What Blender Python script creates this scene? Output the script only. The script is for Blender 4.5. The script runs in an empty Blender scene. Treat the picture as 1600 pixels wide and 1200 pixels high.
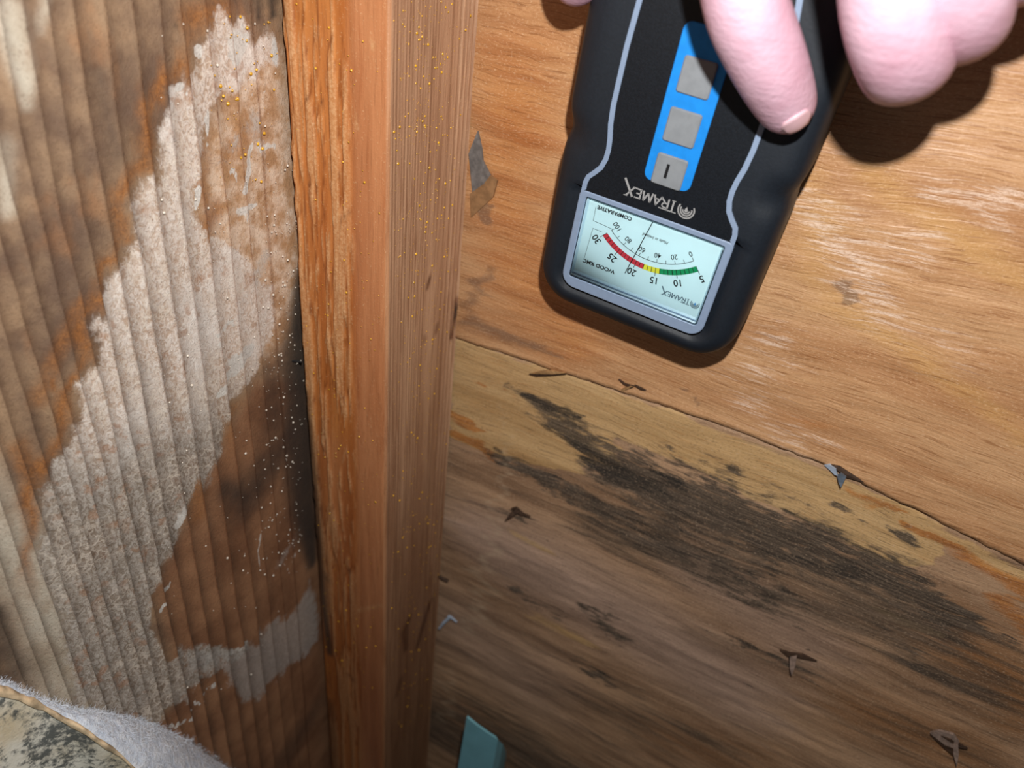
import bpy, bmesh, math, random
import numpy as np
from mathutils import Matrix, Vector

random.seed(7)
SC = bpy.context.scene
COL = SC.collection

# ------------------------------------------------------------------ camera
FPX, CX, CY = 1150.0, 800.0, 600.0
D, H = 0.30, 0.80                       # distance lens to plywood, height above floor
_vd = np.array([590 - CX, 2340 - CY, FPX]); _vd /= np.linalg.norm(_vd)
_V = np.array([590 - CX, 2340 - CY])
_s, _x0, _y0 = .36, 1000 - CX, 640 - CY
_lx = (-FPX * FPX - _V[1] * (_y0 - _s * _x0)) / (_V[0] + _V[1] * _s)
_L = np.array([_lx, _y0 + _s * (_lx - _x0), FPX]); _L /= np.linalg.norm(_L)
AX, AZ = -_L, -_vd
AY = np.cross(AZ, AX)
R = np.array([AX, AY, AZ])              # rows: world axes in camera space
CAM = np.array([0.0, -D, H])
cd = bpy.data.cameras.new('camera'); cam = bpy.data.objects.new('camera', cd); COL.objects.link(cam)
cd.sensor_width = 36; cd.lens = FPX / 1600 * 36; cd.clip_start = .01; cd.clip_end = 20
r_, u_, b_ = R[:, 0], -R[:, 1], -R[:, 2]
cam.matrix_world = Matrix(((r_[0], u_[0], b_[0], CAM[0]), (r_[1], u_[1], b_[1], CAM[1]), (r_[2], u_[2], b_[2], CAM[2]), (0, 0, 0, 1)))
cd.dof.use_dof = True; cd.dof.focus_distance = .30; cd.dof.aperture_fstop = 9.0
SC.camera = cam

# ------------------------------------------------------------------ light
wd = bpy.data.worlds.new('world'); SC.world = wd; wd.use_nodes = True
wd.node_tree.nodes['Background'].inputs[0].default_value = (.85, .93, 1, 1)
wd.node_tree.nodes['Background'].inputs[1].default_value = .06
ld = bpy.data.lights.new('phone_flash', 'POINT'); lo = bpy.data.objects.new('phone_flash', ld); COL.objects.link(lo)
ld.energy = 4.4; ld.shadow_soft_size = .004; ld.color = (1, .985, .96)
lo.location = CAM + r_ * .018 + u_ * .055
SC.view_settings.view_transform = 'Standard'; SC.view_settings.look = 'None'
SC.view_settings.gamma = 1; SC.view_settings.exposure = 0; SC.view_settings.use_curve_mapping = False

# ------------------------------------------------------------------ helpers
def ray(px, py): return R @ np.array([px - CX, py - CY, FPX])
def at_y(px, py, y=0.0):                # point of the vertical plane y that the pixel shows
    r = ray(px, py); return CAM + r * ((y + D) / r[1])
def at_x(px, py, x):
    r = ray(px, py); return CAM + r * (x / r[0])
XS = at_y(700, 700)[0]                  # right face of the stud
YF = at_x(604, 600, XS)[1]              # front face of the stud
XE = at_y(478, 600, YF)[0]              # left edge of the stud
XW = XE - .0022                         # left board surface

def lin(c): return tuple(((v / 255) / 12.92 if v <= 10 else ((v / 255 + .055) / 1.055) ** 2.4) for v in c)
def rgba(c): return lin(c) + (1,)

def _hash(ix, iy, seed):
    n = (ix.astype(np.int64) * 374761393 + iy.astype(np.int64) * 668265263 + seed * 974711) & 0xffffffff
    n = ((n ^ (n >> 13)) * 1274126177) & 0xffffffff
    return ((n ^ (n >> 16)) & 0xffff) / 65535.0
def vnoise(x, y, seed=0):
    ix, iy = np.floor(x), np.floor(y); fx, fy = x - ix, y - iy
    fx = fx * fx * (3 - 2 * fx); fy = fy * fy * (3 - 2 * fy)
    a, b = _hash(ix, iy, seed), _hash(ix + 1, iy, seed); c, d = _hash(ix, iy + 1, seed), _hash(ix + 1, iy + 1, seed)
    return (a * (1 - fx) + b * fx) * (1 - fy) + (c * (1 - fx) + d * fx) * fy
def fbm(x, y, seed=0, o=4):
    t, a, s = 0, .5, 0
    for k in range(o):
        t = t + a * vnoise(x, y, seed + k * 17); s += a; a *= .5; x = x * 2.03; y = y * 2.03
    return t / s
def sstep(a, b, x):
    t = np.clip((x - a) / (b - a), 0, 1); return t * t * (3 - 2 * t)

def poly_sd(P, poly):                   # signed distance (negative inside)
    poly = np.asarray(poly); n = len(poly)
    d = np.full(len(P), 1e9); inside = np.zeros(len(P), bool)
    for i in range(n):
        a, b = poly[i], poly[(i + 1) % n]
        e = b - a; w = P - a
        t = np.clip((w @ e) / max(e @ e, 1e-12), 0, 1)[:, None]
        d = np.minimum(d, np.linalg.norm(w - t * e, axis=1))
        c = ((a[1] <= P[:, 1]) != (b[1] <= P[:, 1]))
        xx = a[0] + (P[:, 1] - a[1]) / (b[1] - a[1] + 1e-12) * e[0]
        inside ^= c & (P[:, 0] < xx)
    return np.where(inside, -d, d)
def stroke(P, pts):                     # 0..1 blob along a chain of (u, v, radius)
    m = np.zeros(len(P))
    for i in range(max(1, len(pts) - 1)):
        a = np.array(pts[i]); b = np.array(pts[min(i + 1, len(pts) - 1)])
        e = (b - a)[:2]; w = P - a[:2]
        t = np.clip((w @ e) / max(e @ e, 1e-12), 0, 1)
        r = a[2] + (b[2] - a[2]) * t
        m = np.maximum(m, 1 - sstep(0, 1, np.linalg.norm(w - t[:, None] * e, axis=1) / (2 * r)))
    return m
def RW(px, py): p = at_y(px, py); return (p[0], p[2])
def LW(px, py): p = at_x(px, py, XW); return (p[1], p[2])
def rw_poly(l): return [RW(*p) for p in l]
def lw_poly(l): return [LW(*p) for p in l]
def px_size(fn, px, py):
    a, b, c = np.array(fn(px, py)), np.array(fn(px + 1, py)), np.array(fn(px, py + 1))
    return math.sqrt(abs((b - a)[0] * (c - a)[1] - (b - a)[1] * (c - a)[0]))
def rw_stroke(l): return [RW(x, y) + (r * px_size(RW, x, y),) for x, y, r in l]
def lw_stroke(l): return [LW(x, y) + (r * px_size(LW, x, y),) for x, y, r in l]

def tag(o, label=None, cat=None, group=None, kind=None):
    if label: o['label'] = label
    if cat: o['category'] = cat
    if group: o['group'] = group
    if kind: o['kind'] = kind
    return o
def empty(name, loc=(0, 0, 0)):
    o = bpy.data.objects.new(name, None); COL.objects.link(o); o.location = loc; o.empty_display_size = .02
    return o
def mesh(name, V, F, mat, parent=None, smooth=False, local=False):
    me = bpy.data.meshes.new(name); me.from_pydata([tuple(map(float, v)) for v in V], [], [tuple(f) for f in F]); me.update()
    return link(name, me, mat, parent, smooth, local)
def link(name, me, mat, parent=None, smooth=False, local=False):
    o = bpy.data.objects.new(name, me); COL.objects.link(o)
    if mat: me.materials.append(mat)
    if smooth: me.polygons.foreach_set('use_smooth', [True] * len(me.polygons))
    if parent:
        o.parent = parent
        if not local: o.matrix_parent_inverse = parent.matrix_basis.inverted()
    return o
def grid_mesh(name, G, mat, attrs=None, parent=None, smooth=True, flip=False, rebase=True):
    """G: (rows, cols, 3) array of points"""
    nr, nc = G.shape[:2]
    V = G.reshape(-1, 3)
    base = np.array([V[:, 0].mean(), V[:, 1].mean(), V[:, 2].min()]) if rebase and parent is None else np.zeros(3)
    idx = np.arange(nr * nc).reshape(nr, nc)
    q = np.stack([idx[:-1, :-1], idx[:-1, 1:], idx[1:, 1:], idx[1:, :-1]], -1).reshape(-1, 4)
    if flip: q = q[:, ::-1]
    me = bpy.data.meshes.new(name)
    me.vertices.add(len(V)); me.vertices.foreach_set('co', (V - base).astype(np.float32).ravel())
    me.loops.add(q.size); me.loops.foreach_set('vertex_index', q.astype(np.int32).ravel())
    me.polygons.add(len(q)); me.polygons.foreach_set('loop_start', np.arange(0, q.size, 4, dtype=np.int32))
    me.update(calc_edges=True); me.validate()
    for k, a in (attrs or {}).items():
        at = me.attributes.new(k, 'FLOAT_COLOR', 'POINT'); at.data.foreach_set('color', a.astype(np.float32).ravel())
    o = link(name, me, mat, parent, smooth); o.location = base
    return o
def rgba_attr(*ch):
    n = len(ch[0]); out = np.zeros((n, 4))
    for i, c in enumerate(ch): out[:, i] = np.clip(c, 0, 1)
    return out

# ------------------------------------------------------------------ node materials
class NM:
    def __init__(s, name):
        s.m = bpy.data.materials.new(name); s.m.use_nodes = True
        s.t = s.m.node_tree; s.n = s.t.nodes; s.b = s.n['Principled BSDF']; s.out = s.n['Material Output']
        g = s.n.new('ShaderNodeNewGeometry'); s.pos = g.outputs['Position']
    def set(s, i, v):
        if isinstance(v, bpy.types.NodeSocket): s.t.links.new(v, i)
        elif isinstance(v, (tuple, list)) and len(v) == 3 and i.type == 'RGBA': i.default_value = tuple(v) + (1,)
        else: i.default_value = v
    def obj(s): return s.n.new('ShaderNodeTexCoord').outputs['Object']
    def map(s, v, scale=(1, 1, 1), rot=(0, 0, 0), loc=(0, 0, 0)):
        k = s.n.new('ShaderNodeMapping'); s.set(k.inputs[0], v)
        k.inputs['Scale'].default_value = scale; k.inputs['Rotation'].default_value = rot; k.inputs['Location'].default_value = loc
        return k.outputs[0]
    def noise(s, v, scale=1, detail=3, rough=.55, dist=0, col=False):
        k = s.n.new('ShaderNodeTexNoise'); s.set(k.inputs['Vector'], v); k.inputs['Scale'].default_value = scale
        k.inputs['Detail'].default_value = detail; k.inputs['Roughness'].default_value = rough; k.inputs['Distortion'].default_value = dist
        return k.outputs['Color' if col else 'Fac']
    def voro(s, v, scale=1, feature='F1', out='Distance'):
        k = s.n.new('ShaderNodeTexVoronoi'); k.feature = feature; s.set(k.inputs['Vector'], v); k.inputs['Scale'].default_value = scale
        return k.outputs[out]
    def math(s, op, a, b=0.0, c=None, clamp=False):
        k = s.n.new('ShaderNodeMath'); k.operation = op; k.use_clamp = clamp; s.set(k.inputs[0], a); s.set(k.inputs[1], b)
        if c is not None: s.set(k.inputs[2], c)
        return k.outputs[0]
    def add(s, a, b): return s.math('ADD', a, b)
    def mul(s, a, b): return s.math('MULTIPLY', a, b)
    def step(s, x, a, b, lo=0.0, hi=1.0):
        k = s.n.new('ShaderNodeMapRange'); k.interpolation_type = 'SMOOTHSTEP'; s.set(k.inputs[0], x)
        k.inputs[1].default_value = a; k.inputs[2].default_value = b; k.inputs[3].default_value = lo; k.inputs[4].default_value = hi
        return k.outputs[0]
    def mix(s, f, a, b, mode='MIX'):
        k = s.n.new('ShaderNodeMix'); k.data_type = 'RGBA'; k.blend_type = mode
        s.set(k.inputs[0], f); s.set(k.inputs[6], a); s.set(k.inputs[7], b); return k.outputs[2]
    def vadd(s, a, b, scale=1.0):
        k = s.n.new('ShaderNodeVectorMath'); k.operation = 'MULTIPLY_ADD'; s.set(k.inputs[0], b)
        k.inputs[1].default_value = scale if isinstance(scale, tuple) else (scale,) * 3; s.set(k.inputs[2], a); return k.outputs[0]
    def attr(s, name):
        k = s.n.new('ShaderNodeAttribute'); k.attribute_name = name
        q = s.n.new('ShaderNodeSeparateColor'); s.t.links.new(k.outputs['Color'], q.inputs[0])
        return q.outputs[0], q.outputs[1], q.outputs[2], k.outputs['Alpha']
    def bump(s, h, strength=.3, dist=.001, normal=None):
        k = s.n.new('ShaderNodeBump'); k.inputs['Strength'].default_value = strength; k.inputs['Distance'].default_value = dist
        s.set(k.inputs['Height'], h)
        if normal is not None: s.set(k.inputs['Normal'], normal)
        return k.outputs[0]
    def done(s, color, rough=.6, spec=.4, normal=None, metal=0.0, **kw):
        s.set(s.b.inputs['Base Color'], color); s.set(s.b.inputs['Roughness'], rough)
        s.set(s.b.inputs['Specular IOR Level'], spec); s.set(s.b.inputs['Metallic'], metal)
        if normal is not None: s.set(s.b.inputs['Normal'], normal)
        for k, v in kw.items(): s.set(s.b.inputs[k.replace('_', ' ')], v)
        return s.m
def plain(name, c, rough=.5, spec=.4, var=.06, scale=300, bump=0.0, **kw):
    m = NM(name); n = m.noise(m.pos, scale, 3)
    c = lin(c); col = m.mix(m.step(n, .3, .7), tuple(v * (1 - var) for v in c), tuple(min(1, v * (1 + var)) for v in c))
    return m.done(col, rough, spec, m.bump(n, bump, .0004) if bump else None, **kw)

# --- plywood, upper sheet
def mat_ply_upper():
    m = NM('plywood_upper'); sheen, yel, gry, org = m.attr('m1')
    w = m.noise(m.map(m.pos, (3, 1, 9)), 1, 2, col=True)
    p = m.vadd(m.pos, w, (0, 0, .035))
    p = m.vadd(p, m.noise(m.map(m.pos, (45, 1, 90)), 1, 2, col=True), (.012, 0, .0035))
    broad = m.noise(m.map(p, (5, 1, 38)), 1, 4, .6)
    band = m.noise(m.map(p, (9, 1, 140)), 1, 4, .65)
    fine = m.noise(m.map(p, (45, 1, 620)), 1, 3, .6)
    pore = m.noise(m.map(p, (60, 1, 900), loc=(3, 0, 5)), 1, 2, .5)
    c = m.mix(m.step(broad, .32, .68), lin((184, 134, 92)), lin((208, 162, 118)))
    c = m.mix(m.mul(m.step(band, .4, .72), .32), c, lin((170, 114, 70)))
    c = m.mix(m.mul(yel, .5), c, m.mix(m.step(band, .3, .7), lin((214, 166, 100)), lin((198, 148, 86))))
    c = m.mix(m.mul(org, m.step(broad, .2, .7, .5, .95)), c, m.mix(m.step(band, .35, .65), lin((202, 138, 82)), lin((172, 104, 54))))
    gm = m.step(m.add(gry, m.mul(m.add(band, -.5), .7)), .35, .75)
    c = m.mix(m.mul(gm, .62), c, lin((112, 90, 76)))
    c = m.mix(m.mul(m.step(pore, .60, .72), .5), c, lin((120, 68, 32)))
    c = m.mix(m.mul(m.step(fine, .54, .72), .30), c, lin((226, 178, 130)))
    thin = m.noise(m.map(p, (55, 1, 1250), loc=(7, 0, 3)), 1, 3, .6)
    c = m.mix(m.mul(m.step(thin, .52, .68), .6), c, lin((142, 90, 50)))
    spk = m.noise(m.map(p, (700, 1, 1600)), 1, 3, .7)
    c = m.mix(m.mul(m.step(spk, .53, .70), .55), c, lin((232, 194, 156)))
    c = m.mix(m.mul(m.step(spk, .46, .32), .4), c, lin((150, 98, 58)))
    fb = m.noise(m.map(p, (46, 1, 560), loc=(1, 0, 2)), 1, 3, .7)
    fl = m.mul(m.step(m.add(fb, m.mul(sheen, .16)), .58, .74), m.step(spk, .36, .56, .35, 1.0))
    c = m.mix(m.mul(fl, m.step(sheen, .05, .8, .12, .8)), c, lin((236, 208, 186)))  # pale grain streaks, strongest where the flash sheen is painted into the colour
    h = m.add(m.mul(band, .6), m.mul(fine, .6))
    return m.done(c, m.step(fine, .3, .7, .5, .34), .45, m.bump(h, .55, .0012))

# --- plywood, lower mouldy sheet
def mat_ply_lower():
    m = NM('plywood_lower'); mould, yel, org, gry = m.attr('m1'); scr, blk, dim, warm = m.attr('m2')
    w = m.noise(m.map(m.pos, (4, 1, 10)), 1, 2, col=True)
    p = m.vadd(m.pos, w, (0, 0, .03))
    p = m.vadd(p, m.noise(m.map(m.pos, (45, 1, 90)), 1, 2, col=True), (.012, 0, .0035))
    broad = m.noise(m.map(p, (5, 1, 45)), 1, 5, .65)
    band = m.noise(m.map(p, (12, 1, 190)), 1, 5, .68)
    fine = m.noise(m.map(p, (40, 1, 700)), 1, 3, .6)
    dash = m.noise(m.map(p, (90, 1, 420), loc=(3, 0, 5)), 1, 3, .6)
    blot = m.noise(m.map(p, (60, 1, 110)), 1, 5, .7)
    c = m.mix(m.step(broad, .34, .66), lin((138, 106, 80)), lin((192, 154, 120)))
    c = m.mix(m.mul(m.step(band, .5, .68), .55), c, lin((96, 76, 62)))
    c = m.mix(m.mul(m.step(fine, .54, .74), .35), c, lin((212, 178, 142)))
    c = m.mix(m.mul(gry, .75), c, m.mix(m.step(broad, .3, .7), lin((136, 114, 102)), lin((194, 164, 146))))
    c = m.mix(m.mul(warm, .8), c, m.mix(m.step(band, .35, .65), lin((150, 98, 52)), lin((94, 64, 38))))
    ye = m.step(m.add(yel, m.mul(m.add(band, -.5), .9)), .32, .62)
    ycol = m.mix(m.step(broad, .3, .7), lin((184, 144, 94)), lin((210, 174, 124)))
    ycol = m.mix(m.mul(m.step(fine, .52, .75), .5), ycol, lin((168, 112, 54)))
    c = m.mix(m.mul(ye, .95), c, ycol)
    om = m.step(m.add(org, m.add(m.mul(m.add(band, -.5), 1.2), m.mul(m.add(blot, -.5), .8))), .36, .85)
    c = m.mix(m.mul(om, .78), c, m.mix(m.step(fine, .35, .65), lin((196, 124, 52)), lin((150, 86, 34))))
    mm = m.add(m.mul(mould, .66), m.add(m.mul(m.add(blot, -.5), 1.1), m.add(m.mul(m.add(dash, -.5), 1.1), m.mul(m.add(band, -.5), .9))))
    mk = m.step(mm, .24, .58)
    c = m.mix(m.mul(mk, .9), c, m.mix(m.step(fine, .36, .64), lin((50, 47, 43)), lin((98, 86, 74))))
    bk = m.step(m.add(m.mul(blk, .8), m.mul(m.add(blot, -.5), 1.2)), .42, .66)
    c = m.mix(m.mul(bk, m.step(fine, .3, .7, .9, .5)), c, lin((36, 36, 35)))
    drk = m.step(m.add(m.mul(dim, .8), m.add(m.mul(m.add(broad, -.5), 1.7), m.mul(m.add(band, -.5), 1.5))), .15, .9)  # broad streaky darkening, around the mould band and towards the sheet's foot
    c = m.mix(m.mul(drk, .88), c, m.mix(m.step(fine, .35, .65), lin((60, 52, 45)), lin((104, 88, 74))))
    thin = m.noise(m.map(p, (55, 1, 1300), loc=(7, 0, 3)), 1, 3, .6)
    c = m.mix(m.mul(m.step(thin, .56, .70), .55), c, lin((70, 54, 42)))
    spk = m.noise(m.map(p, (700, 1, 1500)), 1, 3, .7)
    c = m.mix(m.mul(m.step(spk, .54, .70), .5), c, lin((212, 184, 154)))
    c = m.mix(m.mul(m.step(spk, .46, .32), .45), c, lin((70, 56, 46)))
    sp = m.step(m.noise(m.map(p, (130, 1, 330), loc=(9, 0, 1)), 1, 2), .70, .76)
    c = m.mix(m.mul(sp, m.step(m.add(mould, m.mul(gry, .5)), .02, .3, 0, .8)), c, lin((44, 42, 38)))
    sc = m.mul(scr, m.step(dash, .35, .6))
    c = m.mix(m.mul(sc, .42), c, lin((205, 182, 152)))
    h = m.add(m.mul(band, .7), m.mul(fine, .4))
    return m.done(c, .62, .3, m.bump(h, .6, .0012))

# --- left grooved board
def mat_board():
    m = NM('grooved_board'); white, rust, dark, pale = m.attr('m1'); patch, pinkt, brown, grv = m.attr('m2'); greyz, faint, _a, _b = m.attr('m3')
    big = m.noise(m.pos, 32, 4, .6)
    mid = m.noise(m.pos, 120, 5, .65)
    fuz = m.noise(m.map(m.pos, (1, 1, .7)), 520, 4, .7, 1.2)
    vein = m.voro(m.vadd(m.pos, m.noise(m.pos, 260, 3, col=True), .006), 210, 'DISTANCE_TO_EDGE')
    c = m.mix(m.step(big, .35, .65), lin((110, 88, 72)), lin((156, 128, 100)))
    c = m.mix(m.mul(m.step(mid, .52, .75), .5), c, lin((96, 70, 54)))
    cl = m.noise(m.map(m.pos, (1, 60, 34), loc=(4, 1, 2)), 1, 3)
    c = m.mix(m.mul(m.step(cl, .54, .72), .4), c, lin((170, 118, 76)))
    c = m.mix(m.mul(pale, m.step(mid, .25, .6, .5, .95)), c, m.mix(m.step(big, .3, .7), lin((178, 164, 142)), lin((212, 206, 190))))
    c = m.mix(m.mul(brown, .9), c, m.mix(m.step(big, .3, .7), lin((124, 84, 58)), lin((158, 114, 82))))
    c = m.mix(m.mul(pinkt, m.step(mid, .3, .7, .55, .95)), c, m.mix(m.step(mid, .35, .66), lin((206, 158, 112)), lin((232, 208, 184))))
    c = m.mix(m.mul(rust, m.step(mid, .3, .6, .6, .95)), c, m.mix(m.step(fuz, .35, .65), lin((168, 110, 58)), lin((132, 84, 46))))
    wm = m.step(m.add(white, m.add(m.mul(m.add(mid, -.5), 1.0), m.mul(m.add(fuz, -.5), .5))), .30, .72)
    wcol = m.mix(m.step(fuz, .36, .64), lin((196, 172, 152)), lin((236, 226, 216)))
    gcol = m.mix(m.step(fuz, .36, .64), lin((138, 126, 112)), lin((192, 184, 174)))
    gcol = m.mix(m.mul(m.step(mid, .55, .75), .5), gcol, lin((132, 100, 78)))
    wcol = m.mix(m.mul(m.step(m.noise(m.map(m.pos, (1, 45, 22), loc=(2, 7, 1)), 1, 3), .45, .62), .6), wcol, lin((232, 226, 218)))
    wcol = m.mix(greyz, wcol, gcol)
    c = m.mix(m.mul(wm, m.step(big, .3, .7, .98, .72)), c, wcol)
    vf = m.mul(m.step(vein, .03, .09, 1, 0), m.mul(wm, m.step(big, .42, .6)))
    c = m.mix(m.mul(vf, .55), c, lin((228, 216, 200)))
    bl = m.mul(m.step(m.noise(m.pos, 150, 3, .5), .56, .66), m.mul(wm, m.step(big, .44, .56, .85, 0)))
    c = m.mix(m.mul(bl, .6), c, lin((164, 116, 80)))
    fm = m.step(m.add(faint, m.add(m.mul(m.add(mid, -.5), 1.4), m.mul(m.add(fuz, -.5), .7))), .3, .8)
    c = m.mix(m.mul(fm, .6), c, m.mix(m.step(fuz, .35, .65), lin((166, 164, 158)), lin((190, 186, 180))))
    pm = m.step(m.add(patch, m.mul(m.add(mid, -.5), .9)), .42, .58)
    c = m.mix(m.mul(pm, .9), c, m.mix(m.step(fuz, .35, .65), lin((204, 200, 192)), lin((226, 222, 214))))
    dk = m.step(m.add(dark, m.mul(m.add(mid, -.5), .35)), .0, 1.0)
    c = m.mix(m.mul(dk, .88), c, lin((52, 48, 45)))
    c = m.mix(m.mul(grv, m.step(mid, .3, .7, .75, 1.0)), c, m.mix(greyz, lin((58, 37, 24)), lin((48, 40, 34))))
    c = m.mix(m.mul(m.step(m.noise(m.pos, 1300, 3, .7), .46, .34), .4), c, lin((98, 74, 56)))
    h = m.add(m.mul(fuz, .7), m.mul(mid, .5))
    return m.done(c, .72, .25, m.bump(h, .6, .0011))

# --- stud
def mat_stud():
    m = NM('stud_wood'); brown, strip, dark, rim = m.attr('m1'); knot, grey, line, sal = m.attr('m2')
    w = m.noise(m.map(m.pos, (6, 6, 3)), 1, 2, col=True)
    p = m.vadd(m.pos, w, (.02, .02, 0))
    broad = m.noise(m.map(p, (60, 60, 5)), 1, 4, .6)
    fine = m.noise(m.map(p, (420, 420, 14)), 1, 4, .65)
    spk = m.noise(m.pos, 900, 3, .7)
    ora = m.mix(m.step(broad, .34, .64), lin((176, 98, 42)), lin((208, 134, 72)))
    ora = m.mix(m.mul(sal, .85), ora, m.mix(m.step(broad, .35, .65), lin((186, 120, 78)), lin((208, 142, 98))))
    ora = m.mix(m.mul(m.step(fine, .56, .75), .45), ora, lin((150, 76, 30)))
    ora = m.mix(m.mul(strip, .8), ora, m.mix(m.step(spk, .35, .65), lin((200, 142, 92)), lin((230, 184, 136))))
    ora = m.mix(m.mul(rim, .8), ora, lin((128, 66, 26)))
    bro = m.mix(m.step(broad, .34, .66), lin((184, 138, 106)), lin((206, 162, 128)))
    bro = m.mix(m.mul(m.step(fine, .48, .66), .55), bro, lin((146, 102, 74)))
    bro = m.mix(m.mul(line, .85), bro, lin((122, 82, 56)))
    c = m.mix(brown, ora, bro)
    c = m.mix(m.mul(m.step(spk, .60, .74), .5), c, lin((236, 196, 150)))
    hf = m.noise(m.map(p, (1500, 1500, 60)), 1, 3, .6)
    c = m.mix(m.mul(m.step(hf, .5, .7), .35), c, lin((138, 84, 50)))
    c = m.mix(m.mul(knot, .85), c, m.mix(m.step(spk, .4, .6), lin((70, 42, 28)), lin((120, 66, 38))))
    c = m.mix(m.mul(grey, .8), c, (.42, .36, .30, 1), 'MULTIPLY')  # multiplied darker and browner towards the foot of the stud
    c = m.mix(m.mul(dark, .88), c, lin((48, 40, 34)))
    h = m.add(m.mul(fine, .6), m.mul(spk, .4))
    return m.done(c, .5, .4, m.bump(h, .5, .0008))

# ------------------------------------------------------------------ structure: right plywood wall
X0, X1 = XS - .012, .46
SEAM_PX = [(720, 530), (780, 549), (860, 575), (1000, 622), (1150, 672), (1300, 730), (1450, 806), (1600, 882)]
SEAM = np.array([RW(*p) for p in SEAM_PX]); SEAM = np.vstack([[X0 - .02, SEAM[0, 1] + .001], SEAM, [X1 + .05, SEAM[-1, 1] - .012]])
wall_r = empty('wall_right', ((X0 + X1) / 2, 0, 0)); tag(wall_r, kind='structure')
wall_r['label'] = 'plywood wall of two sheets, clean above and black with mould below'
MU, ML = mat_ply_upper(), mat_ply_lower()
xs_ = np.arange(X0, X1, .002)
seam_z = np.interp(xs_, SEAM[:, 0], SEAM[:, 1]) + .0007 * (fbm(xs_ * 300, xs_ * 0 + 2, 5) - .5) * 2
def panel(name, top, mat, masks, y0, amp, seed):
    ZT = 1.12
    n = 260 if top else 330
    t = np.linspace(0, 1, n)[:, None] ** 1.0
    Z = (seam_z + .0004)[None] * (1 - t) + ZT * t if top else (seam_z - .0006)[None] * t + .012 * (1 - t)
    X = np.broadcast_to(xs_[None], Z.shape)
    P = np.stack([X.ravel(), Z.ravel()], 1)
    Y = y0 - amp * (fbm(P[:, 0] * 22, P[:, 1] * 90, seed) - .5) - amp * .7 * (fbm(P[:, 0] * 60, P[:, 1] * 330, seed + 3) - .5)
    if top: Y = Y - .0006 * (1 - sstep(0, .006, P[:, 1] - np.interp(P[:, 0], xs_, seam_z))) * (vnoise(P[:, 0] * 120, P[:, 0] * 0, 4))
    G = np.stack([P[:, 0], Y, P[:, 1]], 1).reshape(Z.shape + (3,))
    # close the sheet: edge strips back to y = +thickness
    back = .012
    e0 = G[:1].copy(); e0[..., 1] = back
    e1 = G[-1:].copy(); e1[..., 1] = back
    Gf = np.concatenate([e0, G, e1], 0)
    A = masks(np.stack([Gf[..., 0].ravel(), Gf[..., 2].ravel()], 1))
    o = grid_mesh(name, Gf, mat, A, None, True, rebase=False)
    o.parent = wall_r; o.matrix_parent_inverse = wall_r.matrix_basis.inverted()
    return o
def masks_up(P):
    P = P + np.stack([.030 * (fbm(P[:, 0] * 16, P[:, 1] * 190, 61) - .5), .008 * (fbm(P[:, 0] * 70, P[:, 1] * 240, 67) - .5)], 1)
    s = lambda l: stroke(P, rw_stroke(l))
    sheen = np.maximum.reduce([s([(1240, 300, 20), (1330, 400, 45), (1370, 480, 40)]), s([(1330, 400, 50), (1440, 380, 45)]) * .8,
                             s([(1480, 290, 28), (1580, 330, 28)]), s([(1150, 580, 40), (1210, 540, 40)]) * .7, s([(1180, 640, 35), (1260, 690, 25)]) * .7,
                             s([(1400, 500, 50), (1500, 560, 40)]) * .5])  # patches of flash sheen painted on the sheet
    yel = np.maximum.reduce([s([(1370, 270, 22), (1450, 340, 22), (1570, 410, 24), (1640, 450, 24)]), s([(1270, 280, 25), (1270, 400, 30), (1290, 470, 20)]) * .8,
                             s([(1300, 480, 14), (1390, 530, 16), (1500, 610, 14), (1600, 690, 14)])])
    gry = np.maximum.reduce([s([(1305, 460, 11), (1335, 450, 11)]) * 1.1, s([(735, 470, 20), (760, 420, 14)]) * .7, s([(730, 500, 16), (830, 540, 9), (900, 572, 5)]) * .7,
                             s([(1330, 745, 5), (1400, 790, 9), (1500, 840, 8), (1600, 880, 6)]) * .9, s([(760, 300, 14), (750, 340, 12)]) * .9, s([(1275, 385, 8), (1300, 370, 8)]) * .5,
                             s([(1080, 610, 3), (1110, 640, 4)]) * .8])
    org = np.clip(s([(800, 130, 90), (790, 330, 60), (830, 450, 55), (900, 540, 35)]) + s([(1270, 660, 10), (1300, 672, 8)]) * .9, 0, 1)
    return {'m1': rgba_attr(sheen, yel, gry, org)}
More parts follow.
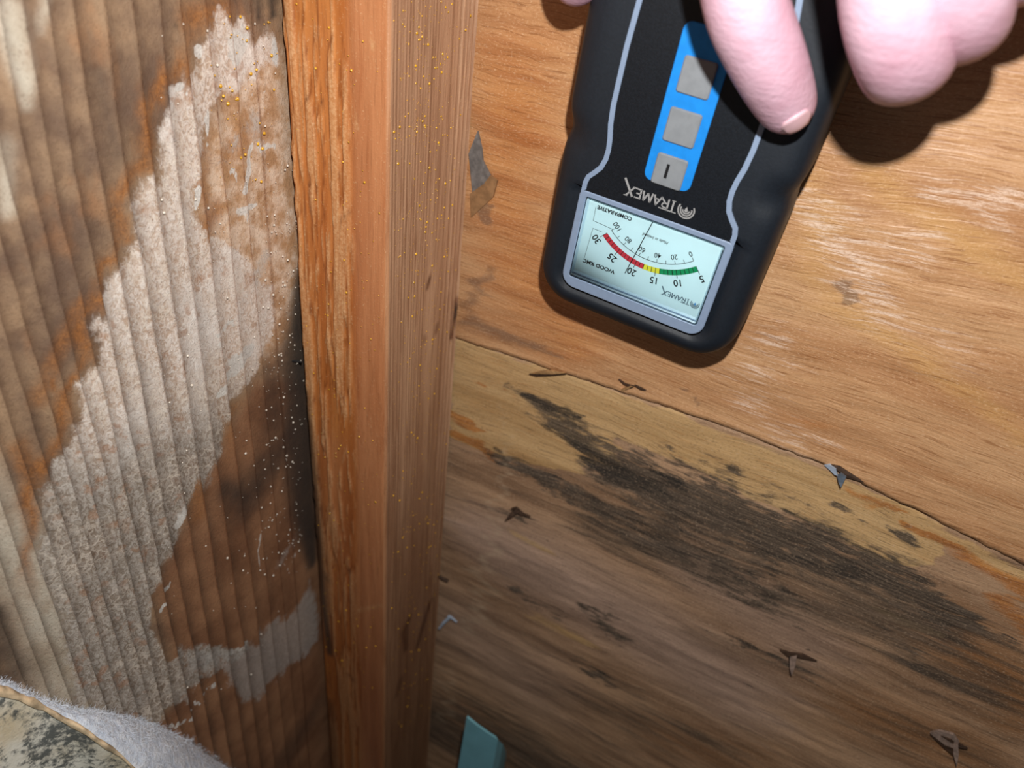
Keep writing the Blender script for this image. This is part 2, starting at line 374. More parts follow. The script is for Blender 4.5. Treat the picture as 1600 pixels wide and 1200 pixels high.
def masks_low(P):
    P = P + np.stack([.030 * (fbm(P[:, 0] * 16, P[:, 1] * 190, 61) - .5), .008 * (fbm(P[:, 0] * 70, P[:, 1] * 240, 67) - .5)], 1)
    s = lambda l: stroke(P, rw_stroke(l))
    mould = np.maximum.reduce([s([(790, 600, 5), (850, 640, 16), (920, 690, 26)]), s([(900, 680, 26), (960, 730, 42), (1080, 780, 58), (1230, 850, 56), (1380, 900, 44), (1480, 960, 36)]),
                               s([(760, 710, 8), (850, 750, 22), (960, 810, 32), (1090, 870, 40), (1220, 940, 40)]) * .8, s([(1080, 700, 10), (1180, 750, 14), (1290, 800, 14)]) * .55,
                               s([(930, 960, 16), (970, 1000, 20)]) * .8, s([(900, 1040, 14), (940, 1060, 14)]) * .7, s([(1150, 1000, 14), (1280, 1060, 14)]) * .6,
                               s([(1310, 790, 5), (1345, 812, 5)]) * .9, s([(1390, 830, 6), (1420, 850, 8)]) * .9, s([(1540, 980, 12), (1570, 1000, 12)]) * .7,
                               s([(1350, 960, 16), (1450, 1040, 20)]) * .6, s([(820, 930, 12), (880, 970, 12)]) * .55, s([(800, 800, 8), (830, 820, 8)]) * .8])
    yp = rw_poly([(700, 524), (1000, 624), (1300, 735), (1450, 812), (1600, 890), (1640, 905), (1600, 920), (1480, 850), (1440, 880), (1390, 885), (1300, 830), (1180, 780), (1080, 725), (980, 690), (930, 735), (860, 735), (760, 712), (690, 678)])
    yel = 1 - sstep(-.004, .004, poly_sd(P, yp))
    yel = np.maximum.reduce([yel, s([(1360, 945, 6), (1440, 985, 9), (1480, 1000, 5)]) * .6, s([(830, 960, 10), (880, 985, 12), (930, 1010, 8)]) * .55, s([(790, 830, 8), (850, 860, 10)]) * .5])
    org = np.maximum.reduce([s([(705, 650, 8), (740, 668, 7)]), s([(700, 672, 10), (745, 695, 9), (760, 712, 6)]), s([(720, 590, 4), (745, 602, 4)]) * .8, s([(755, 585, 3), (800, 620, 4)]) * .7,
                             s([(1320, 765, 7), (1390, 800, 10)]) * .85, s([(1440, 830, 8), (1530, 880, 14), (1620, 930, 24)]), s([(1580, 940, 20), (1620, 990, 30)]) * .8])
    gry = np.maximum.reduce([s([(740, 830, 40), (860, 900, 60), (1000, 980, 60), (1150, 1080, 60)]), s([(1100, 900, 45), (1250, 1000, 55)]) * .7, s([(730, 990, 50), (820, 1060, 60)]) * .6])
    scr = np.maximum.reduce([s([(786, 690, 3), (771, 800, 4), (756, 870, 4)]), s([(765, 850, 6), (748, 930, 9), (738, 990, 8)]) * .9, s([(705, 1050, 4), (695, 1130, 4)]) * .8, s([(800, 620, 1.6), (790, 690, 1.6)]) * .7])
    blk = np.maximum.reduce([s([(810, 612, 5), (850, 632, 10), (905, 650, 10)]), s([(860, 670, 6), (890, 690, 10), (960, 740, 22), (1040, 775, 18)]), s([(1010, 730, 8), (1070, 760, 12)]) * .9,
                             s([(1180, 850, 12), (1260, 880, 14), (1350, 890, 12)]) * .8, s([(770, 700, 5), (780, 708, 5)])])
    dim = np.maximum.reduce([s([(680, 1130, 50), (800, 1180, 60), (900, 1230, 60)]), s([(930, 800, 50), (1100, 860, 75), (1300, 940, 75), (1480, 1000, 50)]) * .9, s([(1000, 1130, 40), (1150, 1180, 40)]) * .6, s([(1350, 960, 30), (1450, 1050, 40), (1560, 1080, 40)]) * .8,
                             s([(860, 1080, 30), (960, 1120, 30)]) * .5, s([(1100, 1000, 24), (1260, 1060, 30)]) * .5])
    warm = np.maximum.reduce([s([(1500, 1000, 50), (1620, 1100, 80)]), s([(1350, 1120, 40), (1500, 1180, 60)]) * .8, s([(1060, 1170, 40), (1200, 1200, 40)]) * .4])
    return {'m1': rgba_attr(mould, yel, org, gry), 'm2': rgba_attr(scr, blk, dim, warm)}
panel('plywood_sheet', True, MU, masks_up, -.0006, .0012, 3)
panel('plywood_sheet', False, ML, masks_low, .0004, .0012, 11)

# ------------------------------------------------------------------ structure: left grooved board
grooves = [.0765, .0865, .0975, .1085, .1195, .1300, .1403, .1500, .1582, .1655, .1722, .1785, .1846, .1906, .1965, .2024, .2084, .2146, .2210, .2276]
depthg = [.15, .25, .4, .6, .75, .9, 1, 1, 1, 1, 1, 1, 1, 1, 1, 1, 1, 1, 1, 1]
while grooves[-1] < .44: grooves.append(grooves[-1] + .0065 + .0012 * random.random()); depthg.append(1)
zr = np.arange(.012, 1.12, .0024)
def board():
    edges = [.030] + grooves
    cols_s, cols_h, cols_g, cols_i = [], [], [], []
    tt = (zr - H)                      # relative height
    for i in range(len(edges) - 1):
        def wob(k):
            if k == 0: return np.zeros_like(tt)
            w = .0016 * (fbm(tt * 7 + k * .35, tt * 0 + k * .2, 31, 3) - .5) * 2 + .0004 * (fbm(tt * 60, tt * 0 + k * 3.1, 8, 2) - .5) * 2
            return w - (tt + .14) * .011 - .004 * sstep(-.1, .0, tt) * (k > 4)
        a, b = edges[i] + wob(i), edges[i + 1] + wob(i + 1)      # a nearer the stud
        da = 0 if i == 0 else depthg[i - 1]
        n = 12 if i == 0 else 10
        hh = .0024 * da
        for f in list(np.linspace(0, .92, n)) + [.965, 1.0]:
            # just past the groove (stud side = a) the strip is proud, it falls towards the groove b
            s = a + (b - a) * (.03 + .97 * f)
            hb = .0017 * depthg[i]
            edge_w = (1 + .5 * (fbm(tt * 55, tt * 0 + i * 2.3, 77, 2) - .5))
            h = hh * np.exp(-f * 1.3) * edge_w + .0004 * (fbm(tt * 40, s * 300, 15, 3) - .5)
            if f == 1: h = -.0004 * depthg[i] + 0 * h
            elif i == 0: h = h * .5
            cols_s.append(s); cols_h.append(h); cols_i.append(np.full_like(s, i))
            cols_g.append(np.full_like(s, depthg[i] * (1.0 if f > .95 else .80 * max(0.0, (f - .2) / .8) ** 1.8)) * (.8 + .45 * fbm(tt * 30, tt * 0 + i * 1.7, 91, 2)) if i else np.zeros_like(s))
    S, Hh, Gg = np.array(cols_s).T, np.array(cols_h).T, np.array(cols_g).T
    Zg = np.broadcast_to(zr[:, None], S.shape)
    G = np.stack([XW - .0012 + Hh, -S, Zg], -1)
    return G, Gg, np.array(cols_i).T
G, Gg, SID = board()
def masks_left(P):
    sd = lambda l, a=.003: 1 - sstep(-a, a, poly_sd(P, lw_poly(l)))
    s = lambda l: stroke(P, lw_stroke(l)); sq = lambda l: stroke(Q, lw_stroke(l))
    warp = np.stack([fbm(P[:, 0] * 90, P[:, 1] * 60, 3) - .5, fbm(P[:, 0] * 90, P[:, 1] * 60, 9) - .5], 1) * .010
    sid = SID.ravel()
    off = (_hash(sid, sid * 0 + 3, 5) - .5) * .012 * (sid > 3)
    Q = P + warp + np.stack([0 * off, off + .010 * (fbm(P[:, 0] * 260, P[:, 1] * 200, 81) - .5)], 1)
    big = lw_poly([(262, 112), (300, 108), (345, 165), (330, 230), (312, 290), (335, 360), (385, 400), (430, 440), (432, 520), (420, 560), (395, 610), (350, 640), (345, 700), (300, 800), (290, 850), (235, 930), (262, 1020),
                   (330, 1010), (420, 985), (330, 1060), (270, 1110), (240, 1140), (110, 1110), (95, 1000), (60, 880), (60, 800), (75, 720), (110, 660), (105, 610), (140, 560), (135, 500), (165, 440), (200, 385), (198, 330), (215, 275), (238, 260), (232, 180)])
    top = lw_poly([(308, 70), (338, 12), (382, 25), (400, 62), (438, 50), (442, 112), (412, 128), (350, 172), (330, 185), (300, 130)])
    sdw = np.minimum(poly_sd(Q, big), poly_sd(Q, top))
    white = 1 - sstep(-.0080, .0035, sdw)
    rust = np.clip(1 - np.abs(sdw - .0030) / .0050, 0, 1) * sstep(.0, .002, sdw + .001)
    rust = rust * (1 - sstep(-.115, -.095, P[:, 0])) * sstep(H - .24, H - .20, P[:, 1])
    rust = np.maximum.reduce([rust, s([(320, 235, 6), (300, 270, 8), (315, 300, 5)]) * .9, s([(400, 200, 16), (350, 250, 14)]) * .45, s([(340, 330, 14), (320, 360, 12)]) * .8, s([(80, 590, 4), (82, 605, 4)]),
                               s([(120, 480, 10), (60, 620, 14)]) * .7, s([(30, 700, 14), (50, 760, 12)]) * .8, s([(300, 720, 12), (310, 800, 12)]) * .6, s([(350, 20, 20), (300, 30, 20)]) * .9])
    pink = sd([(345, 100), (445, 60), (470, 300), (480, 430), (440, 540), (370, 590), (340, 470), (310, 300)], .010)
    greyz = sd([(-100, 700), (60, 690), (150, 720), (330, 640), (420, 600), (520, 900), (560, 1300), (-100, 1300)], .022)
    patch = np.maximum.reduce([sq([(315, 85, 9), (320, 75, 9)]), sq([(375, 60, 16), (372, 100, 14)]), sq([(280, 118, 8), (290, 125, 7)]), sq([(425, 75, 9), (432, 92, 8)]) * .9, sq([(398, 230, 5), (392, 275, 7), (385, 285, 5)]), sq([(400, 210, 4), (432, 228, 6)]) * .9,
                               sq([(313, 280, 5), (312, 312, 4)]), sq([(365, 265, 5), (372, 270, 4)]), sq([(330, 190, 3), (332, 230, 4)]) * .9, sq([(385, 325, 7), (400, 318, 5)]) * .8, sq([(365, 560, 12), (395, 545, 9), (345, 600, 7)]), sq([(345, 510, 8), (365, 502, 6)]) * .7,
                               sq([(415, 150, 5), (417, 155, 4)]) * .8, sq([(396, 150, 4), (396, 146, 4)]) * .7, sq([(380, 330, 5), (395, 345, 5)]) * .5, sq([(255, 935, 4), (262, 922, 4)]) * .9, sq([(285, 820, 9), (295, 800, 7)]) * .8,
                               sq([(272, 1130, 4), (300, 1110, 3), (330, 1080, 3)]) * .8, sq([(360, 1010, 5), (385, 1000, 5)]) * .7,
                               sq([(405, 830, 1.5), (412, 900, 1.5)]) * .6, sq([(440, 890, 2), (480, 860, 2)]) * .5])
    faint = np.maximum.reduce([1 - sstep(-.010, .005, poly_sd(Q, lw_poly([(275, 1030), (370, 1003), (425, 975), (470, 945), (485, 900), (505, 960), (500, 1010), (455, 1045), (400, 1090), (365, 1085), (340, 1050), (300, 1060)]))),
                               s([(352, 250, 10), (400, 180, 12), (420, 260, 10)]) * .6, s([(420, 400, 12), (380, 480, 14)]) * .5, s([(440, 880, 10), (470, 830, 8)]) * .5])
    dark = np.maximum.reduce([s([(474, 430, 12), (472, 540, 24), (470, 680, 36), (478, 780, 26), (490, 880, 8)]), s([(430, 720, 34), (390, 775, 34), (355, 765, 16)]) * .75, s([(430, 620, 24), (440, 720, 34)]) * .6,
                              stroke(Q, lw_stroke([(404, -20, 10), (402, 22, 6)])) * .7, stroke(Q, lw_stroke([(432, -20, 12), (434, 40, 7)])) * .9, s([(275, 40, 5), (278, 44, 3)]) * .5, s([(490, 1120, 20), (450, 1180, 25)]) * .5, s([(-5, 960, 14), (25, 1060, 16)]) * .55,
                              s([(150, 110, 12), (180, 250, 16)]) * .35, s([(225, 250, 14), (210, 200, 12)]) * .35])
    pale = np.maximum.reduce([s([(10, 20, 26), (30, 100, 20), (40, 160, 9)]), s([(5, 230, 16), (10, 330, 12)]) * .7, sd([(-60, 700), (40, 800), (120, 950), (170, 1120), (60, 1120), (20, 950), (-100, 820)], .01) * .9, s([(70, 0, 10), (60, 40, 8)]) * .6])
    brown = sd([(240, 925), (300, 790), (345, 700), (400, 600), (500, 600), (530, 1260), (230, 1150), (290, 1085), (265, 1010)], .006)
    return {'m1': rgba_attr(white, rust, dark, pale), 'm2': rgba_attr(patch, pink, brown, Gg.ravel()), 'm3': rgba_attr(greyz, faint)}
AL = masks_left(np.stack([G[..., 1].ravel(), G[..., 2].ravel()], 1))
wall_l = grid_mesh('wall_left', G, mat_board(), AL, None, True, flip=True)
tag(wall_l, 'grooved brown wooden board with pale fuzzy mould and rust coloured stains', kind='structure')
mod = wall_l.modifiers.new('thick', 'SOLIDIFY'); mod.thickness = .012; mod.offset = -1

# floor the cavity stands on
mflo = plain('subfloor', (104, 78, 56), .8, .2, .25, 60)
V = [(-.24, -.75, 0), (.5, -.75, 0), (.5, .03, 0), (-.24, .03, 0)]
V = V + [(x, y, -.02) for x, y, z in V]
fl = mesh('floor', V, [(0, 1, 2, 3), (7, 6, 5, 4), (0, 4, 5, 1), (1, 5, 6, 2), (2, 6, 7, 3), (3, 7, 4, 0)], mflo)
tag(fl, 'bare wooden subfloor at the bottom of the wall cavity', kind='structure')

# ------------------------------------------------------------------ stud
def build_stud():
    rad = .0016
    prof = []                                          # (x, y, nx, ny, face, t)  face 0 orange, 1 brown, 2 hidden
    prof.append((XE + .002, -.0006, -1, 0, 2, 0)); prof.append((XE + .0005, YF + .02, -1, 0, 2, 0)); prof.append((XE, YF + .004, -1, 0, 2, 0))
    for t in np.linspace(0, 1, 64):
        x = XE + .0008 + (XS - rad - XE - .0008) * t; prof.append((x, YF, 0, -1, 0, t))
    for a in (25, 45, 65):
        a = math.radians(a); prof.append((XS - rad + rad * math.sin(a), YF + rad - rad * math.cos(a), math.sin(a), -math.cos(a), .5, 0))
    for t in np.linspace(0, 1, 84):
        y = YF + rad + (-.0006 - YF - rad) * t; prof.append((XS, y, 1, 0, 1, t))
    prof = np.array(prof)
    zs = np.arange(0, 1.12, .0022)
    Pz, Pp = np.meshgrid(zs, np.arange(len(prof)), indexing='ij')
    q = prof[Pp]; x, y, nx, ny, face, t = [q[..., k].ravel() for k in range(6)]; z = Pz.ravel(); zz = z - H
    fo, fb = (face < .4), (face > .8) & (face < 1.5)
    # orange face: long chipped strips on its left half
    u = t + .05 * (fbm(zz * 9, zz * 0 + 1, 4) - .5) + .03 * (fbm(zz * 30, t * 3, 6) - .5)
    n1 = fbm(u * 15, zz * 11, 21, 3); n2 = fbm(u * 26, zz * 26, 23, 3)
    rgn = (1 - sstep(.52, .72, t + .08 * (fbm(zz * 10, zz * 0, 40) - .5)))
    strip = sstep(.50, .58, n1 + .35 * (n2 - .5)) * rgn
    chips = sstep(.60, .68, fbm(u * 34, zz * 60, 29, 3)) * rgn * sstep(-.33, -.25, zz + .05)
    rim = np.clip(1 - np.abs(n1 + .35 * (n2 - .5) - .50) / .03, 0, 1) * rgn
    strip = np.clip(strip * .75 + chips * .8, 0, 1)
    ho = .0011 * strip + .0006 * (n1 - .5) - .0006 * chips * (1 - strip)
    # brown face: planer ridges, coarse ones by the wall
    wob = .012 * (fbm(zz * 5, zz * 0 + 3, 12) - .5)
    rid = np.sin((t + wob) * 2 * np.pi * 34) * sstep(.62, .30, t) if False else np.sin((t + wob) * 2 * np.pi * 30) * (1 - sstep(.40, .62, t)) * (.6 + .8 * fbm(t * 20, zz * 5, 19))
    coarse = np.sin((t + wob) * 2 * np.pi * 17 + 1) * sstep(.74, .82, t)
    hb = .00016 * rid + .0007 * coarse + .0005 * (fbm(t * 8, zz * 10, 55) - .5)
    line = np.clip(-rid, 0, 1) ** 2 * .8 + np.clip(-coarse, 0, 1) * .9 * sstep(.74, .82, t) + np.clip(1 - np.abs(t + wob - .70 + .06 * (fbm(zz * 6, zz * 0, 66) - .5)) / .012, 0, 1) * .7
    h = np.where(fo, ho, np.where(fb, hb, 0))
    edge = np.where(fo, sstep(1, .97, t) * 0 + 1, 1)
    X, Y = x + nx * h * edge, y + ny * h * edge
    Gs = np.stack([X, Y, z], -1).reshape(Pz.shape + (3,))
    # knots, dark marks and pale marks
    def ofc(px, py): p = at_y(px, py, YF); return (p[0], p[2])
    def bfc(px, py): p = at_x(px, py, XS); return (p[1], p[2])
    def st(fn, l): return [fn(a, b) + (r * px_size(fn, a, b),) for a, b, r in l]
    Po, Pb = np.stack([x, z], 1), np.stack([y, z], 1)
    kb = np.maximum.reduce([stroke(Pb, st(bfc, [(672, 432, 2.5), (668, 448, 3)])), stroke(Pb, st(bfc, [(683, 508, 3), (681, 518, 3)])) * .7, stroke(Pb, st(bfc, [(663, 528, 3), (664, 533, 3)])) * .5,
                            stroke(Pb, st(bfc, [(712, 470, 4), (710, 500, 5), (704, 530, 2)])), stroke(Pb, st(bfc, [(640, 965, 3), (632, 985, 5), (634, 1015, 3)])) * .9, stroke(Pb, st(bfc, [(672, 940, 3), (660, 980, 4), (652, 1010, 3)])) * .9,
                            stroke(Pb, st(bfc, [(625, 1065, 5), (620, 1085, 4)])) * .6]) * fb
    ko = np.maximum.reduce([stroke(Po, st(ofc, [(482, 155, 2), (484, 160, 2)])), stroke(Po, st(ofc, [(503, 160, 2), (504, 166, 2)])), stroke(Po, st(ofc, [(483, 288, 1.5), (484, 292, 1.5)])), stroke(Po, st(ofc, [(548, 330, 1.5), (535, 342, 1.5)])) * .6,
                            stroke(Po, st(ofc, [(545, 890, 3), (548, 893, 3)])) * .6, stroke(Po, st(ofc, [(548, 1055, 4), (552, 1060, 4)])) * .6]) * fo
    pale = stroke(Po, st(ofc, [(560, 954, 2), (597, 946, 2.5)])) * fo * .7 + stroke(Po, st(ofc, [(580, 65, 3), (583, 72, 3)])) * fo + stroke(Po, st(ofc, [(556, 180, 2), (558, 202, 4)])) * fo * .5
    dark = np.maximum.reduce([stroke(Po, st(ofc, [(478, 610, 5), (486, 720, 9), (496, 830, 9), (505, 930, 7), (515, 1020, 5)])), stroke(Po, st(ofc, [(505, 890, 7), (508, 900, 7)])) * .8, stroke(Po, st(ofc, [(515, 1100, 8), (520, 1200, 10)])) * .5]) * fo
    dark = np.maximum(dark, stroke(Pb, st(bfc, [(712, 482, 3), (710, 498, 3)])) * fb)
    sal = sstep(.58, .72, t + .08 * (fbm(zz * 8, zz * 0 + 5, 44) - .5)) * fo
    sal = np.maximum(sal, stroke(Po, st(ofc, [(520, 700, 20), (525, 850, 20)])) * .5 * fo)
    brown = np.where(fo, 0, np.where(fb, 1, np.where(face == .5, .6, .5)))
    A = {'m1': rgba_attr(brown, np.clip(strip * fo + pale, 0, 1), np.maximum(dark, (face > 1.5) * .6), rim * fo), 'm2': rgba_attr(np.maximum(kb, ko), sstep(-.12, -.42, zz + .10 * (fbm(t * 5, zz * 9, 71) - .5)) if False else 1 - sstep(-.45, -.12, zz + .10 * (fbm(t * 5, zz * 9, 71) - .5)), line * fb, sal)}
    return Gs, A
Gs, As = build_stud()
stud = empty('wall_stud', ((XE + XS) / 2, YF / 2, 0))
tag(stud, 'orange-brown softwood stud standing in the corner between the two boards', 'stud')
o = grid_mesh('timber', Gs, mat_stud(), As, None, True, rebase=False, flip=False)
o.parent = stud; o.matrix_parent_inverse = stud.matrix_basis.inverted()

# resin droplets and dust, too small to count
def droplets(name, pts, mat, parent, normal):
    V, F = [], []
    n = Vector(normal).normalized(); a = n.orthogonal().normalized(); b = n.cross(a)
    for p, r in pts:
        k = len(V); p = Vector(p)
        for i in range(6):
            an = i * math.pi / 3; V.append(p + (a * math.cos(an) + b * math.sin(an)) * r - n * r * .2)
        for i in range(6):
            an = i * math.pi / 3 + .5; V.append(p + (a * math.cos(an) + b * math.sin(an)) * r * .65 + n * r * .45)
        V.append(p + n * r * .7)
        for i in range(6):
            j = (i + 1) % 6; F += [(k + i, k + j, k + 6 + i), (k + j, k + 6 + j, k + 6 + i), (k + 6 + i, k + 6 + j, k + 12)]
    o = mesh(name, V, F, mat, parent, True); tag(o, kind='stuff'); return o
m_amber = plain('amber_resin', (226, 168, 40), .18, .7, .3, 400)
m_dust = plain('pale_dust', (226, 216, 200), .3, .6, .1, 400)
rnd = random.Random(3)
pts = []
for k in range(1100):
    px = rnd.gauss(668, 34); py = rnd.uniform(-10, 1150) ** 1.0
    if not 610 < px < 745: continue
    p = at_x(px, py, XS)
    if YF + .002 < p[1] < -.002: pts.append(((p[0] + .0003, p[1], p[2]), .00018 + .00050 * rnd.random() ** 5))
tag(droplets('resin_droplets', pts, m_amber, stud, (1, 0, 0)), 'tiny golden resin droplets on the stud side')
pts = []
for k in range(170):
    t = rnd.random(); z = H + .0 - .45 * rnd.random(); x = XE + .003 + (XS - XE - .006) * t
    pts.append(((x, YF - .0010, z), .00022 + .0004 * rnd.random() ** 3))
tag(droplets('resin_droplets', pts, m_amber, stud, (0, -1, 0)), 'tiny golden resin droplets on the stud front')
pts = []
for k in range(420):
    if rnd.random() < .65: px, py = rnd.gauss(440, 26), rnd.uniform(330, 900)
    else: px, py = rnd.uniform(250, 480), rnd.uniform(20, 1100)
    if px > 478: continue
    p = at_x(px, py, XW); pts.append(((XW + .0003, p[1], p[2]), .0002 + .0005 * rnd.random() ** 3))
tag(droplets('dust_specks', pts, m_dust, wall_l, (1, 0, 0)), 'white dust specks stuck to the board')
pts = []
for k in range(60):
    px, py = rnd.uniform(320, 435), rnd.uniform(20, 290)
    p = at_x(px, py, XW); pts.append(((XW + .0003, p[1], p[2]), .0002 + .0006 * rnd.random() ** 2))
tag(droplets('resin_droplets', pts, m_amber, wall_l, (1, 0, 0)), 'tiny golden resin droplets on the board')

# ------------------------------------------------------------------ moisture meter (local: x width, y towards the handle, z away from wall), millimetres
TH = math.radians(4.5); AN = math.radians(-5)
ea = Vector((math.cos(AN), 0, math.sin(AN))); eb0 = Vector((-math.sin(AN), 0, math.cos(AN))); ec0 = Vector((0, -1, 0))
eb = eb0 * math.cos(TH) + ec0 * math.sin(TH); ec = ec0 * math.cos(TH) - eb0 * math.sin(TH)
FACE = .028
org = Vector(at_y(1002.5, 411.5, -.0375)) - ec * FACE
meter = empty('moisture_meter', org)
meter.matrix_world = Matrix(((ea.x, eb.x, ec.x, org.x), (ea.y, eb.y, ec.y, org.y), (ea.z, eb.z, ec.z, org.z), (0, 0, 0, 1))) @ Matrix.Scale(.977, 4)
tag(meter, 'black rubber moisture meter with white dial held upside down against the plywood', 'moisture meter')
def mm(V): return [(v[0] * .001, v[1] * .001, v[2] * .001) for v in V]
def part(name, V, F, mat, parent=meter, smooth=False):
    return mesh(name, mm(V), F, mat, parent, smooth, local=True)
m_rubber = plain('black_rubber', (21, 27, 35), .52, .45, .1, 900, .12)
m_panel = plain('black_faceplate', (17, 21, 27), .38, .5, .25, 1400, .15)
m_frame = plain('grey_plastic', (130, 147, 172), .4, .5, .03, 500)
m_dial = plain('dial_card', (222, 240, 243), .55, .3, .01, 200)
m_ink = plain('black_ink', (24, 24, 26), .6, .2)
m_red = plain('red_ink', (214, 52, 64), .6, .2); m_yel = plain('yellow_ink', (240, 220, 60), .6, .2); m_grn = plain('green_ink', (20, 140, 84), .6, .2)
m_logo = plain('silver_print', (150, 150, 150), .5, .4); m_logo2 = plain('grey_blue_print', (92, 108, 120), .6, .2); m_lblue = plain('blue_print', (40, 130, 200), .5, .3)
m_blue = plain('blue_keypad', (24, 130, 214), .4, .5); m_key = plain('grey_key', (128, 132, 136), .45, .4)
def mat_clear():
    m = NM('clear_window'); t = m.n.new('ShaderNodeBsdfTransparent'); t.inputs[0].default_value = (.93, .975, .98, 1)
    g = m.n.new('ShaderNodeBsdfGlossy'); g.inputs['Roughness'].default_value = .03; g.inputs['Color'].default_value = (.9, .95, 1, 1)
    fr = m.n.new('ShaderNodeFresnel'); fr.inputs[0].default_value = 1.45
    mx = m.n.new('ShaderNodeMixShader'); m.t.links.new(fr.outputs[0], mx.inputs[0]); m.t.links.new(t.outputs[0], mx.inputs[1]); m.t.links.new(g.outputs[0], mx.inputs[2])
    m.t.links.new(mx.outputs[0], m.out.inputs[0]); return m.m
m_clear = mat_clear()

def rrect(x0, x1, y0, y1, r, n=7):
    r = r if isinstance(r, (list, tuple)) else [r] * 4
    out = []
    for (cx, cy, a0, rr) in ((x1 - r[0], y0 + r[0], -90, r[0]), (x1 - r[1], y1 - r[1], 0, r[1]), (x0 + r[2], y1 - r[2], 90, r[2]), (x0 + r[3], y0 + r[3], 180, r[3])):
        for i in range(n + 1):
            a = math.radians(a0 + 90 * i / n); out.append((cx + rr * math.cos(a), cy + rr * math.sin(a)))
    return out
def inset(loop, d):
    n = len(loop); out = []
    for i in range(n):
        p, q, s = Vector(loop[i - 1]), Vector(loop[i]), Vector(loop[(i + 1) % n])
        a = (q - p); b = (s - q)
        na = Vector((-a.y, a.x)).normalized() if a.length > 1e-9 else Vector((0, 0)); nb = Vector((-b.y, b.x)).normalized() if b.length > 1e-9 else Vector((0, 0))
        k = (na + nb); k = k.normalized() if k.length > 1e-9 else na
        c = max(.5, k.dot(nb) if nb.length else 1)
        out.append(tuple(q + k * d / c))
    return out
def loft(loops, cap0=True, cap1=True):
    V, F = [], []; n = len(loops[0])
    for l in loops: V += list(l)
    for k in range(len(loops) - 1):
        for i in range(n):
            j = (i + 1) % n; F.append((k * n + i, k * n + j, (k + 1) * n + j, (k + 1) * n + i))
    if cap0: F.append(tuple(range(n - 1, -1, -1)))
    if cap1: F.append(tuple(range((len(loops) - 1) * n, len(loops) * n)))
    return V, F
def slab(loop, z0, z1, bev=.4):
    return loft([[(x, y, z0) for x, y in loop], [(x, y, z1 - bev) for x, y in loop], [(x, y, z1) for x, y in inset(loop, bev)]])
# outline of the rubber casing, grip hollows on both sides
def halfw(b):
    return 44.4 - .7 * math.exp(-((b - 41) / 4.0) ** 2) + .9 * float(sstep(43, 52, b)) - 5 * float(sstep(80, 130, b))
case = []
for i in range(11):
    a = math.radians(-90 + 90 * i / 10); case.append((44.4 - 17 + 17 * math.cos(a), -34.2 + 17 + 17 * math.sin(a)))
for b in np.arange(-12, 126, 2.0): case.append((halfw(b), b))
for i in range(11):
    a = math.radians(90 * i / 10); case.append((halfw(126) - 14 + 14 * math.cos(a), 127 + 14 * math.sin(a)))
case = case + [(-x, y) for x, y in reversed(case)]
lv = [(0, 4.0), (.8, 1.6), (2.5, .5), (6, 0), (18, 0), (22.5, .6), (25.5, 2.4), (27.3, 5.4), (28, 9.4)]
lv[0] = (0, 4.0)
loops = [[(x, y, z) for x, y in inset(case, d)] for z, d in lv]
loops.append([(x * .925, y, 24.0 if y < 21.5 else 28.0) for x, y in inset(case, 10.4)])       # recess for the dial
Vc, Fc = loft(loops, True, False)
nc_, k0 = len(case), (len(loops) - 1) * len(case)
for i in range(nc_ // 2 - 1): Fc.append((k0 + i, k0 + i + 1, k0 + nc_ - 2 - i, k0 + nc_ - 1 - i))
# thumb dimple pressed into the front right shoulder
Vd = []
for x, y, z in Vc:
    for s_ in (1, -1):
        dx, dy = x - s_ * 40, y - 40
        g = math.exp(-(dx / 5) ** 2 - (dy / 5.5) ** 2)
        if z > 10: z -= 2.4 * g; x -= s_ * .6 * g
    Vd.append((x, y, z))
part('rubber_casing', Vd, Fc, m_rubber, smooth=True)
# grey frame: ring round the window, then a thin line that follows the faceplate
out_l = rrect(-31.6, 31.4, -22.3, 20.8, [6, 2.5, 2.5, 6]); in_l = rrect(-28.6, 28.4, -17.4, 18.6, [1.2, .8, .8, 1.2])
ring = [[(x, y, 26.6) for x, y in out_l], [(x, y, 28.5) for x, y in out_l], [(x, y, 28.8) for x, y in inset(out_l, .35)], [(x, y, 28.8) for x, y in inset(in_l, -.3)], [(x, y, 28.5) for x, y in in_l], [(x, y, 26.0) for x, y in in_l]]
fr = part('window_frame', *loft(ring, False, False), m_frame)
def faceline(off):
    pr = [(31.2, 19.5), (31.2, 24.0), (30.4, 27.0), (28.0, 29.8), (26.2, 32.2), (25.2, 35.5), (25.0, 39), (25.4, 43), (26.4, 48), (27, 55), (27, 75), (26, 95), (23, 110), (16, 120), (6, 124.5)]
    L = pr + [(-x, y) for x, y in reversed(pr)]
    return inset(L, off)
fl0, fl1 = faceline(0), faceline(1.9)
n_ = len(fl0)
V = [(x, y, 26.8) for x, y in fl0] + [(x, y, 28.7) for x, y in fl0] + [(x, y, 28.7) for x, y in fl1] + [(x, y, 27.2) for x, y in fl1]
F = []
for k in range(3):
    for i in range(n_ - 1): F.append((k * n_ + i, k * n_ + i + 1, (k + 1) * n_ + i + 1, (k + 1) * n_ + i))
part('faceplate_border', V, F, m_frame)
part('faceplate', *slab(faceline(1.0), 26.6, 28.35, .2), m_panel)
